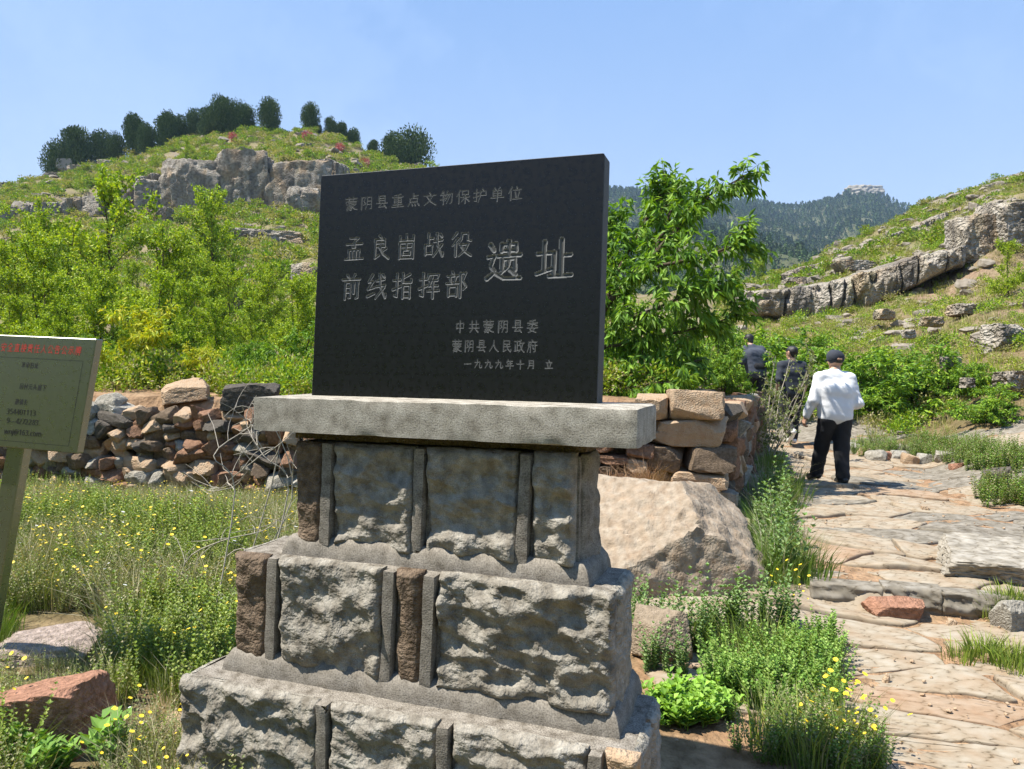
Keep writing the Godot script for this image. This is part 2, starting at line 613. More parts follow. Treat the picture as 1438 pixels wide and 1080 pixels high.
# ---------------------------------------------------------------- the lie of the land
# Each column: a bearing (photograph column), then depth and height; a height of 100 or more is a photograph row.
const LAND := [
	[-600, [[9, 1.2], [25, 1.6], [60, 6], [110, 262], [150, 20]]],
	[0, [[9, 1.2], [25, 1.7], [50, 6], [82, 322], [86, 292], [112, 264], [150, 20]]],
	[150, [[9, 1.2], [25, 1.8], [50, 7], [84, 312], [90, 272], [118, 231], [160, 24]]],
	[300, [[9, 1.2], [25, 1.9], [45, 5.5], [60, 352], [87, 298], [91, 232], [118, 188], [160, 28]]],
	[430, [[9, 1.2], [25, 1.9], [45, 6.0], [60, 345], [87, 294], [91, 236], [118, 184], [160, 28]]],
	[590, [[9, 1.2], [25, 1.9], [60, 365], [90, 290], [112, 238], [160, 20]]],
	[720, [[9, 1.25], [25, 2.0], [60, 400], [100, 330], [160, 15]]],
	[850, [[9, 1.25], [25, 2.0], [45, 4.0], [75, 420], [100, 12], [160, 10]]],
	[960, [[9, 1.2], [25, 2.0], [45, 3.5], [75, 412], [100, 8], [160, 8]]],
	[1040, [[9, 0.12], [14, 0.2], [18, 0.6], [25, 1.8], [34, 436], [36, 418], [45, 410], [58, 4.5], [80, 402], [110, 6], [160, 8]]],
	[1100, [[9, 0.12], [14, 0.2], [18, 0.8], [25, 2.1], [32, 446], [33.2, 416], [50, 386], [65, 6.5], [80, 392], [110, 7], [160, 8]]],
	[1200, [[9, 0.12], [13, 0.15], [18, 1.3], [30, 438], [31.2, 405], [55, 332], [75, 9], [160, 8]]],
	[1300, [[9, 0.12], [12.3, 0.15], [16, 1.0], [29, 412], [30.2, 382], [60, 286], [85, 12], [160, 10]]],
	[1400, [[8.5, 0.12], [12, 0.6], [27, 388], [29, 330], [62, 254], [90, 14], [160, 10]]],
	[1560, [[7, 0.12], [11, 0.8], [27, 345], [29, 315], [62, 208], [90, 18], [160, 12]]],
	[2100, [[6, 0.12], [12, 2.0], [30, 7], [60, 20], [90, 24], [160, 24]]],
]
var land := []

const WALL_A := Vector2(-9.0, -8.75)
const WALL_B := Vector2(2.05, -7.25)
const WALL_C := Vector2(4.0, -12.5)

func horizon_row(px: float) -> float:
	return 510.0 + (px - 719.0) * 0.0126

func survey() -> void:
	for c in LAND:
		var ds := PackedFloat32Array()
		var ys := PackedFloat32Array()
		for k in c[1]:
			ds.append(k[0])
			ys.append(k[1] if k[1] < 100 else 1.6 + (horizon_row(c[0]) - k[1]) * k[0] / FOCAL)
		land.append([float(c[0]), ds, ys])

func profile(c: int, d: float) -> float:
	var ds: PackedFloat32Array = land[c][1]
	var ys: PackedFloat32Array = land[c][2]
	var n := ds.size()
	if d <= ds[0]:
		return ys[0]
	for i in n - 1:
		if d < ds[i + 1]:
			var t := (d - ds[i]) / (ds[i + 1] - ds[i])
			return lerpf(ys[i], ys[i + 1], t)
	return ys[n - 1]

func hill_y(px: float, d: float) -> float:
	px = clampf(px, -600.0, 2099.0)
	var c := 0
	while c < land.size() - 2 and px > land[c + 1][0]:
		c += 1
	var t: float = (px - land[c][0]) / (land[c + 1][0] - land[c][0])
	return lerpf(profile(c, d), profile(c + 1, d), smoothstep(0.0, 1.0, t) * 0.5 + t * 0.5)

func behind(a: Vector2, b: Vector2, p: Vector2) -> float:
	var e := (b - a).normalized()
	return (p - a).dot(Vector2(e.y, -e.x))

func terrace(x: float, z: float) -> float:
	# how far inside the terrace wall a place lies, in metres
	var p := Vector2(x, z)
	return minf(behind(WALL_A, WALL_B, p), behind(WALL_B, WALL_C, p))

func near_y(x: float, d: float) -> float:
	var meadow := 0.20 * smoothstep(3.2, 8.0, d) * smoothstep(0.8, -1.4, x)
	var wide := lerpf(0.9, 0.05, smoothstep(1.6, 2.2, x))
	var edge := 5.12 - (x - 2.3) * 0.3 + 0.05 * sin(x * 7.0)
	var step := 0.13 * smoothstep(edge - wide, edge + wide, d)
	return maxf(meadow, step * smoothstep(0.3, 1.6, x)) - 0.02

func ground_y(x: float, z: float) -> float:
	var d := maxf(-z, 0.4)
	var px := 719.0 + FOCAL * x / d
	var rough := noise.get_noise_2d(x * 9.0, z * 9.0) * 0.03 + noise.get_noise_2d(x * 40.0, z * 40.0) * 0.012
	var y: float
	if d < 20.0:
		var t := smoothstep(0.05, 0.40, terrace(x, z))
		var inside := hill_y(minf(px, 940.0), d)
		var outside := hill_y(maxf(px, 1100.0), d) if d > 8.0 else near_y(x, d)
		if d > 7.0 and d <= 9.0:
			outside = lerpf(near_y(x, d), hill_y(maxf(px, 1100.0), d), smoothstep(7.0, 9.0, d) * smoothstep(1.0, 2.5, x))
		y = lerpf(outside, inside, t)
		if d > 12.0:
			y = lerpf(y, hill_y(px, d), smoothstep(12.0, 20.0, d))
	else:
		y = hill_y(px, d)
	var big := smoothstep(14.0, 50.0, d)
	return y + rough + big * (noise.get_noise_2d(x * 2.0, z * 2.0) * 0.7 + noise_b.get_noise_2d(x * 6.0, z * 6.0) * 0.35)

func in_path(x: float, d: float) -> float:
	# positive inside the bedrock path
	var lp := [[1.45, 2.2], [1.55, 3.2], [1.85, 4.0], [2.15, 5.2], [2.5, 6.5], [3.0, 8.5], [3.7, 10.5], [4.3, 13.0], [4.4, 16.5]]
	var rp := [[4.6, 2.2], [4.8, 5.0], [5.6, 8.0], [6.5, 10.5], [6.7, 12.2], [6.0, 14.0], [5.2, 16.5]]
	if d < 2.2 or d > 16.5:
		return -1.0
	return minf(x - along(lp, d), along(rp, d) - x)

func along(p: Array, d: float) -> float:
	for i in p.size() - 1:
		if d <= p[i + 1][1]:
			return lerpf(p[i][0], p[i + 1][0], clampf((d - p[i][1]) / (p[i + 1][1] - p[i][1]), 0, 1))
	return p[p.size() - 1][0]

func ground_color(x: float, z: float) -> Color:
	var d := -z
	var a := noise.get_noise_2d(x * 12.0 + 90.0, z * 12.0) * 0.5 + 0.5
	var b := noise_b.get_noise_2d(x * 30.0, z * 30.0) * 0.5 + 0.5
	var soil := Color(0.36, 0.215, 0.13).lerp(Color(0.44, 0.31, 0.20), b)
	var litter := Color(0.15, 0.135, 0.06).lerp(Color(0.25, 0.19, 0.11), b)
	if d < 20.0:
		var t := terrace(x, z)
		if t > 0.0:
			return soil.lerp(litter, clampf((t - 0.5) * 0.6 + (a - 0.5), 0, 1))
		var p := in_path(x, d)
		var right := clampf(smoothstep(0.2, 1.0, x) + (a - 0.5) * 0.6, 0, 1)
		if d > 12.0 and p < -0.3:
			right = 0.25 * a
		return litter.lerp(soil, right)
	var c := noise.get_noise_2d(x * 1.6, z * 1.6) * 0.5 + 0.5
	var e := noise_b.get_noise_2d(x * 5.0, z * 5.0 + 40.0) * 0.5 + 0.5
	var green := Color(0.14, 0.155, 0.045).lerp(Color(0.22, 0.21, 0.08), b)
	var dry := Color(0.30, 0.255, 0.15).lerp(Color(0.36, 0.30, 0.20), b)
	var bare := Color(0.27, 0.22, 0.175)
	var k := green.lerp(dry, smoothstep(0.30, 0.72, c * 0.6 + e * 0.4))
	if x > 4.0 and d < 34.0:
		bare = Color(0.33, 0.235, 0.175)
		k = k.lerp(bare, 0.55)
	if x > 8.0 and d >= 33.0 and d < 62.0:
		bare = Color(0.30, 0.265, 0.225)
		k = k.lerp(bare, smoothstep(0.35, 0.6, e) * 0.8)
	return k.lerp(bare, smoothstep(0.60, 0.75, e * 0.7 + a * 0.3))

func build_ground() -> void:
	survey()
	var cols := 400
	var rows := 330
	var v := PackedVector3Array()
	var col := PackedColorArray()
	var idx := PackedInt32Array()
	v.resize(cols * rows)
	col.resize(cols * rows)
	for j in rows:
		var d := 1.2 * pow(150.0 / 1.2, j / float(rows - 1))
		for i in cols:
			var px := -520.0 + 2480.0 * i / (cols - 1)
			var x := (px - 719.0) / FOCAL * d
			v[j * cols + i] = Vector3(x, ground_y(x, -d), -d)
			col[j * cols + i] = ground_color(x, -d)
	grid_index_up(cols, rows, idx)
	structure("ground", smooth_mesh(v, idx, col), M["ground"])
	# the land behind and beside the viewer
	var w := PackedVector3Array()
	var wc := PackedColorArray()
	var wi := PackedInt32Array()
	var n := 60
	for j in n:
		for i in n:
			var x := lerpf(-180.0, 180.0, i / float(n - 1))
			var z := lerpf(-160.0, 160.0, j / float(n - 1))
			w.append(Vector3(x, terrain_y(x, z), z))
			wc.append(Color(0.09, 0.13, 0.035).lerp(Color(0.26, 0.22, 0.12), noise.get_noise_2d(x * 3.0, z * 3.0) * 0.5 + 0.5))
	grid_index_down(n, n, wi)
	structure("terrain", smooth_mesh(w, wi, wc), M["ground"])

func terrain_y(x: float, z: float) -> float:
	# the valley side behind the viewer
	return -0.4 + 16.0 * smoothstep(9.0, 60.0, z) + 0.8 * noise.get_noise_2d(x * 3.0, z * 3.0) * smoothstep(4.0, 20.0, z)

func grid_index_up(nx: int, ny: int, idx: PackedInt32Array) -> void:
	# rows run away from the viewer (-z), columns to +x
	for j in ny - 1:
		for i in nx - 1:
			var a := j * nx + i
			idx.append_array([a, a + nx, a + 1, a + 1, a + nx, a + nx + 1])

func grid_index_down(nx: int, ny: int, idx: PackedInt32Array) -> void:
	for j in ny - 1:
		for i in nx - 1:
			var a := j * nx + i
			idx.append_array([a, a + 1, a + nx, a + 1, a + nx + 1, a + nx])

# ---------------------------------------------------------------- the wooded mountain far behind
const RIDGE := [[-500, 300], [0, 268], [500, 262], [700, 258], [846, 266], [900, 269], [950, 273], [1000, 281], [1050, 284], [1100, 292], [1140, 286], [1175, 277], [1188, 269], [1225, 271], [1256, 288], [1320, 302], [1600, 310], [1950, 320]]

func ridge_row(px: float) -> float:
	for i in RIDGE.size() - 1:
		if px <= RIDGE[i + 1][0]:
			return lerpf(RIDGE[i][1], RIDGE[i + 1][1], (px - RIDGE[i][0]) / float(RIDGE[i + 1][0] - RIDGE[i][0]))
	return RIDGE[RIDGE.size() - 1][1]

func mountain_y(px: float, d: float) -> float:
	var top := 1.6 + (horizon_row(px) - ridge_row(px) - 4.0) * 900.0 / FOCAL
	var t := clampf((d - 150.0) / 750.0, 0.0, 1.2)
	var x := (px - 719.0) / FOCAL * d
	var spur := noise.get_noise_2d(x * 0.10, d * 0.06) * 26.0 + noise.get_noise_2d(x * 0.4, d * 0.3) * 9.0
	var y := lerpf(6.0, top, pow(t, 1.25)) if t <= 1.0 else top - (t - 1.0) * 300.0
	return y + spur * clampf(t * 4.0, 0.0, 1.0) * clampf((1.0 - t) * 4.0, 0.0, 1.0)

func build_far() -> void:
	var cols := 260
	var rows := 110
	var v := PackedVector3Array()
	var col := PackedColorArray()
	var idx := PackedInt32Array()
	for j in rows:
		var d := 152.0 + 860.0 * j / (rows - 1)
		for i in cols:
			var px := -500.0 + 2440.0 * i / (cols - 1)
			var x := (px - 719.0) / FOCAL * d
			v.append(Vector3(x, mountain_y(px, d), -d))
			var k := noise.get_noise_2d(x * 0.5, d * 0.5) * 0.5 + 0.5
			col.append(Color(0.07, 0.095, 0.035).lerp(Color(0.20, 0.20, 0.12), k))
	grid_index_up(cols, rows, idx)
	structure("mountain", smooth_mesh(v, idx, col), M["hill"])
	# conifers of the far wood: too many and too small to count
	var rng := RandomNumberGenerator.new()
	rng.seed = 5
	var tree := far_conifer(rng)
	var places := []
	var tints := PackedColorArray()
	while places.size() < 15000:
		var px := rng.randf_range(640.0, 1400.0) if rng.randf() < 0.8 else rng.randf_range(-450.0, 1900.0)
		var d := 180.0 + 730.0 * pow(rng.randf(), 0.6)
		var x := (px - 719.0) / FOCAL * d
		if noise.get_noise_2d(x * 0.5, d * 0.5) > 0.45:
			continue
		if px > 1188.0 and px < 1218.0 and d > 870.0:
			continue
		var s := rng.randf_range(5.0, 9.0)
		places.append(Transform3D(Basis(Vector3.UP, rng.randf() * TAU).scaled(Vector3(s * 0.9, s, s * 0.9)), Vector3(x, mountain_y(px, d) - 0.5, -d)))
		var g := rng.randf_range(0.6, 1.3)
		tints.append(Color(g, g * rng.randf_range(0.95, 1.15), g * 0.9))
	var wood := scatter("conifer_wood", tree, M["needle"], places, self, tints)
	tag(wood, "dark conifer wood covering the far blue-green mountain", "wood", "", "stuff")
	# the rocky summit
	var r := rock(rng, Vector3(40, 22, 34), 4, 0.3, 0.10, 14)
	var top := part("rocky_summit", r, M["stone_grey"], self, Vector3((1205 - 719.0) / FOCAL * 900.0, mountain_y(1205, 897) - 1.0, -900))
	tag(top, "bare grey rock cap standing on the far wooded mountain's crest", "rock")

func far_conifer(rng: RandomNumberGenerator) -> ArrayMesh:
	var v := PackedVector3Array()
	var col := PackedColorArray()
	for k in 90:
		var t := pow(rng.randf(), 0.8)
		var r := (1.0 - t) * 0.34 * rng.randf_range(0.5, 1.0) + 0.02
		var a := rng.randf() * TAU
		var c := Vector3(cos(a) * r, 0.12 + t * 0.88, sin(a) * r)
		var s := rng.randf_range(0.06, 0.14)
		var u := Vector3(rng.randfn(), rng.randfn(), rng.randfn()).normalized() * s
		var w := Vector3(rng.randfn(), rng.randfn(), rng.randfn()).normalized() * s
		v.append_array([c - u, c + w, c + u])
		var g := Color(0.04, 0.072, 0.022).lerp(Color(0.085, 0.125, 0.036), rng.randf())
		col.append_array([g, g, g])
	return raw_mesh(v, PackedInt32Array(), col)

# ---------------------------------------------------------------- the bedrock path
func build_path() -> void:
	var rng := RandomNumberGenerator.new()
	rng.seed = 77
	var path := Node3D.new()
	path.name = "path"
	add_child(path)
	tag(path, "", "", "", "structure")
	var seeds := []
	var along_dir := Vector2(0.92, 0.38).normalized()
	var cross_dir := Vector2(-along_dir.y, along_dir.x)
	var d := 2.3
	while d < 16.4:
		var size := 0.25 + 0.033 * d
		var x := 0.6 + rng.randf() * 0.4
		while x < 7.0:
			var p := Vector2(x + rng.randf_range(-0.3, 0.3) * size * 1.5, -d + rng.randf_range(-0.4, 0.4) * size)
			if in_path(p.x, -p.y) > -0.05 and d < 16.2:
				seeds.append(p)
			x += size * 1.75
		d += size * 0.82
	for k in seeds.size():
		var c: Vector2 = seeds[k]
		var poly := PackedVector2Array()
		for a in 24:
			poly.append(Vector2(cos(TAU * a / 24.0), sin(TAU * a / 24.0)) * (0.75 + 0.03 * -c.y) * rng.randf_range(0.9, 1.1))
		for o in seeds:
			var q: Vector2 = o - c
			if o == c or q.length() > 2.4:
				continue
			q = Vector2(q.dot(along_dir) / 1.7, q.dot(cross_dir))
			poly = clip(poly, q)
			if poly.size() < 3:
				break
		if poly.size() < 3:
			continue
		var world := PackedVector2Array()
		for q in poly:
			world.append(along_dir * q.x * 1.7 + cross_dir * q.y)
		var mesh := slab_mesh(rng, c, world)
		var g := rng.randf()
		var bias := noise.get_noise_2d(c.x * 6.0, c.y * 6.0)
		var red := smoothstep(-3.0, -5.0, c.y) < 0.6 and c.x < 2.2
		var m: Material = M["path_rock_red"] if (red and g < 0.35) or g < 0.05 else (M["path_rock_grey"] if g + bias > 0.62 else M["path_rock"])
		part("slab", mesh, m, path, Vector3(c.x, 0, c.y))
	# the low step that crosses the path
	var from := Vector3(2.05, 0, -5.22)
	var to := Vector3(3.35, 0, -4.84)
	var dir := (to - from).normalized()
	var at := 0.0
	for k in [[0.46, 0.16], [0.36, 0.19], [0.52, 0.20]]:
		var m := rough_block(k[0], k[1], 0.16, 40.0 + at * 9.0, 0.030, 0.8, 0.012, 0.012)
		var o := part("step_stone", m, M["path_rock_grey"], path)
		o.basis = Basis(dir, Vector3.UP, dir.cross(Vector3.UP)) * Basis(Vector3.RIGHT, rng.randf_range(-0.1, 0.1))
		o.position = from + dir * (at + k[0] * 0.5) - o.basis.z * 0.12 + Vector3(0, 0.15 - k[1] * 0.5 + rng.randf_range(-0.01, 0.01), 0)
		at += k[0] - 0.01

func clip(poly: PackedVector2Array, q: Vector2) -> PackedVector2Array:
	# keep the side of the bisector nearer the origin
	var out := PackedVector2Array()
	var lim := q.length_squared() * 0.5
	for i in poly.size():
		var a := poly[i]
		var b := poly[(i + 1) % poly.size()]
		var fa := a.dot(q) - lim
		var fb := b.dot(q) - lim
		if fa <= 0.0:
			out.append(a)
		if (fa < 0.0 and fb > 0.0) or (fa > 0.0 and fb < 0.0):
			out.append(a.lerp(b, fa / (fa - fb)))
	return out

func slab_mesh(rng: RandomNumberGenerator, c: Vector2, poly: PackedVector2Array) -> ArrayMesh:
	# resample the outline, wobble it, then close it with rings that sag at the rim
	var length := 0.0
	for i in poly.size():
		length += poly[i].distance_to(poly[(i + 1) % poly.size()])
	var n := clampi(int(length / 0.055), 14, 46)
	var rim := PackedVector2Array()
	var seg := 0
	var start := 0.0
	for k in n:
		var want := length * k / n
		while seg < poly.size() - 1 and start + poly[seg].distance_to(poly[(seg + 1) % poly.size()]) < want:
			start += poly[seg].distance_to(poly[(seg + 1) % poly.size()])
			seg += 1
		var a := poly[seg]
		var b := poly[(seg + 1) % poly.size()]
		var p := a.lerp(b, (want - start) / maxf(a.distance_to(b), 1e-4))
		p += Vector2(noise.get_noise_2d((p.x + c.x) * 90.0, (p.y + c.y) * 90.0), noise.get_noise_2d((p.x + c.x) * 90.0 + 400.0, (p.y + c.y) * 90.0)) * 0.035
		rim.append(p)
	var lift := rng.randf_range(0.004, 0.04)
	var tilt := Vector2(rng.randfn(), rng.randfn()) * 0.03
	var gap := rng.randf_range(0.010, 0.034)
	var v := PackedVector3Array()
	var idx := PackedInt32Array()
	var rings := [[1.0, -0.05], [1.0, 0.35], [0.985, 0.75], [0.95, 0.95], [0.82, 1.0], [0.62, 1.0], [0.4, 1.0], [0.2, 1.0]]
	for r in rings:
		for p in rim:
			var q: Vector2 = p * r[0]
			q -= p.normalized() * minf(gap, p.length() * 0.3) * r[0]
			var wx := q.x + c.x
			var wz := q.y + c.y
			var y := ground_y(wx, wz)
			var top := lift + q.dot(tilt) + noise.get_noise_2d(wx * 45.0, wz * 45.0) * 0.013 + noise.get_noise_2d(wx * 150.0, wz * 260.0) * 0.006 + noise_b.get_noise_2d(wx * 24.0 + wz * 20.0, wz * 60.0) * 0.008
			v.append(Vector3(q.x, y + top * r[1] if r[1] > 0.0 else y - 0.05, q.y))
	var mid := v.size()
	v.append(Vector3(0, ground_y(c.x, c.y) + lift, 0))
	for j in rings.size() - 1:
		for k in n:
			var a := j * n + k
			var b := j * n + (k + 1) % n
			idx.append_array([a, b, a + n, b, b + n, a + n])
	var base := (rings.size() - 1) * n
	for k in n:
		idx.append_array([base + k, base + (k + 1) % n, mid])
	var up := 0.0
	for k in range(idx.size() - n * 3, idx.size(), 3):
		up += (v[idx[k + 2]] - v[idx[k]]).cross(v[idx[k + 1]] - v[idx[k]]).y
	if up < 0.0:
		for k in range(0, idx.size(), 3):
			var s := idx[k + 1]
			idx[k + 1] = idx[k + 2]
			idx[k + 2] = s
	return smooth_mesh(v, idx)

# ---------------------------------------------------------------- the plinth
const SLAB_LEFT := Vector3(-0.8102, 1.46, -3.1166)   # foot of the slab's front face, left end
const ALONG := Vector3(0.94306, 0, 0.33263)
const FACING := Vector3(-0.33263, 0, 0.94306)

func monument_basis() -> Basis:
	return Basis(ALONG, Vector3.UP, FACING)

func worn_box(size: Vector3, cell: float, seed_at: float, chips: float) -> ArrayMesh:
	# a box of cast or trowelled material whose arrises are worn and chipped
	var v := PackedVector3Array()
	var idx := PackedInt32Array()
	var h := size * 0.5
	for ax in 3:
		var o1 := (ax + 1) % 3
		var o2 := (ax + 2) % 3
		for s in [-1.0, 1.0]:
			var n1 := clampi(int(size[o1] / cell) + 1, 2, 140)
			var n2 := clampi(int(size[o2] / cell) + 1, 2, 140)
			var base := v.size()
			for j in n2:
				for i in n1:
					var p := Vector3.ZERO
					p[ax] = s * h[ax]
					p[o1] = lerpf(-h[o1], h[o1], i / float(n1 - 1))
					p[o2] = lerpf(-h[o2], h[o2], j / float(n2 - 1))
					var near := 0
					var q := p
					for k in 3:
						if h[k] - absf(p[k]) < 0.004:
							near += 1
					var g := noise.get_noise_3dv((p + Vector3(seed_at, seed_at, 0)) * 130.0)
					var big := noise.get_noise_3dv((p + Vector3(0, seed_at, seed_at)) * 30.0)
					if near >= 2:
						for k in 3:
							if h[k] - absf(p[k]) < 0.004:
								q[k] -= signf(p[k]) * chips * (0.25 + maxf(0.0, g * 1.6 + 0.25))
					else:
						q[ax] += s * (g * 0.0012 + big * 0.002)
					v.append(q)
			for j in n2 - 1:
				for i in n1 - 1:
					var a := base + j * n1 + i
					add_tri_out(v, idx, a, a + n1, a + 1)
					add_tri_out(v, idx, a + 1, a + n1, a + n1 + 1)
	return smooth_mesh(v, idx)

func strip(w: float, h: float, depth: float, seed_at: float) -> ArrayMesh:
	return worn_box(Vector3(w, h, depth), 0.016, seed_at, 0.004)

func build_plinth() -> void:
	var at := Vector3(SLAB_LEFT.x, -0.08, SLAB_LEFT.z)
	var root := thing("stone_plinth", "stepped grey stone plinth with raised mortar joints carrying the black slab", "plinth", at)
	root.basis = monument_basis()
	var y0 := 0.08   # local height of the ground level
	# cap: s from -0.09 to 1.37
	var cap := part("cap", worn_box(Vector3(1.46, 0.128, 0.385), 0.02, 3.0, 0.0035), M["concrete"], root, Vector3(0.64, y0 + 1.396, 0.0575))
	tag(cap, "pale cast concrete slab with speckled worn face")
	var bed := part("mortar_bed", worn_box(Vector3(1.16, 0.035, 0.25), 0.03, 4.0, 0.006), M["stone_brown"], root, Vector3(0.60, y0 + 1.3155, 0.02))
	bed.name = "mortar_bed"
	# [front, back, left, right, bottom, top, joints in the front (s, width), front stones (s0, s1, material, roughness, layering)]
	var tiers := [
		[0.200, -0.11, 0.045, 1.185, 0.905, 1.300, [0.190, 0.572, 0.972], [[0.050, 0.165, "quarry_brown", 0.020, 0.0], [0.218, 0.547, "quarry_pale", 0.038, 0.3], [0.600, 0.945, "quarry_pale", 0.040, 0.2], [1.000, 1.150, "quarry_pale", 0.042, 0.3]]],
		[0.285, -0.12, -0.175, 1.308, 0.465, 0.872, [0.010, 0.498, 0.655], [[-0.170, -0.018, "quarry_brown", 0.026, 0.0], [0.040, 0.470, "quarry_grey", 0.044, 0.0], [0.526, 0.628, "quarry_brown", 0.024, -0.5], [0.686, 1.308, "quarry_grey", 0.040, 0.45]]],
		[0.425, -0.12, -0.305, 1.418, -0.10, 0.425, [0.322, 0.780, 1.285], [[-0.300, 0.296, "quarry_grey", 0.046, 0.2], [0.350, 0.752, "quarry_pale", 0.034, 0.5], [0.808, 1.258, "quarry_pale", 0.030, 0.8], [1.312, 1.418, "stone_tan", 0.024, 0.3]]],
	]
	for k in 3:
		var t: Array = tiers[k]
		var low: float = t[4] + y0
		var top: float = t[5] + y0
		var h := top - low
		var mid_s: float = (t[2] + t[3]) * 0.5
		var core := Vector3(t[3] - t[2] - 0.05, h - 0.012, t[0] - t[1] - 0.09)
		var o := part("tier", worn_box(core, 0.03, 10.0 + k, 0.004), M["mortar"], root, Vector3(mid_s, (low + top) * 0.5 - 0.004, (t[0] + t[1]) * 0.5 - 0.005))
		var front: float = core.z * 0.5
		for j in t[6].size():
			var w := 0.044
			part("mortar_joint", strip(w, h - 0.01, 0.052, k * 7.0 + j * 2.3), M["mortar"], o, Vector3(t[6][j] - mid_s, 0.0, front + 0.018)).rotation.z = -0.035 if k < 2 else 0.0
		for j in t[7].size():
			var b: Array = t[7][j]
			var w: float = b[1] - b[0]
			var mesh := rough_block(w, h - 0.008, 0.045, k * 31.0 + j * 7.7 + 2.0, b[3] * 0.78, b[4], 0.0085, 0.022)
			part("stone", mesh, M[b[2]], o, Vector3((b[0] + b[1]) * 0.5 - mid_s, -0.002 + 0.003 * j, front - 0.012))
		# right flank and left flank
		for side in [1.0, -1.0]:
			var depth := core.z - 0.02
			var cuts := [0.0, 0.54, 1.0] if k == 2 else [0.0, 1.0]
			for j in cuts.size() - 1:
				var w: float = depth * (cuts[j + 1] - cuts[j]) - 0.03
				var m := rough_block(w, h - 0.01, 0.026, 90.0 + k * 5.0 + j * 3.0 + side, 0.016, 0.4 - 0.8 * float(k == 1), 0.014, 0.015)
				var s := part("stone", m, M["stone_grey"], o, Vector3(side * (core.x * 0.5 - 0.004), 0.0, depth * 0.5 - depth * (cuts[j] + cuts[j + 1]) * 0.5))
				s.rotation.y = side * PI * 0.5
				if side > 0.0 and k == 0:
					s.material_override = M["mortar"]
		# the sloping mortar fillet at the foot of the tier
		if k < 2:
			var below: float = tiers[k + 1][5] + y0
			var fil := fillet(core.x, core.z, low - below + 0.05, 60.0 + k)
			part("mortar_fillet", fil, M["mortar"], o, Vector3(0, below - 0.022 - o.position.y, 0))

func fillet(w: float, d: float, h: float, seed_at: float) -> ArrayMesh:
	# a sloped band round a rectangle w x d
	var v := PackedVector3Array()
	var idx := PackedInt32Array()
	var n := 60
	var ring := []
	var corners := [Vector2(-w, -d) * 0.5, Vector2(w, -d) * 0.5, Vector2(w, d) * 0.5, Vector2(-w, d) * 0.5]
	for side in 4:
		for i in n:
			ring.append(corners[side].lerp(corners[(side + 1) % 4], i / float(n)))
	for lvl in 5:
		for p in ring:
			var g := noise.get_noise_2d(p.x * 80.0 + seed_at, p.y * 80.0) * 0.014
			var t := minf(lvl / 3.0, 1.0)
			var q: Vector2 = p - Vector2(signf(p.x) * 1.0, signf(p.y)) * 0.0
			var grow := 0.056 - 0.008 * t - 0.022 * t * t * t + g * 0.7 - (0.06 if lvl == 4 else 0.0)
			var fx := (w * 0.5 + grow) / (w * 0.5)
			var fy := (d * 0.5 + grow) / (d * 0.5)
			v.append(Vector3(q.x * fx, h * t + g * 0.5, q.y * fy))
	var m := ring.size()
	for l in 4:
		for i in m:
			var a := l * m + i
			var b := l * m + (i + 1) % m
			add_tri_out(v, idx, a, b, a + m)
			add_tri_out(v, idx, b, b + m, a + m)
	return smooth_mesh(v, idx)

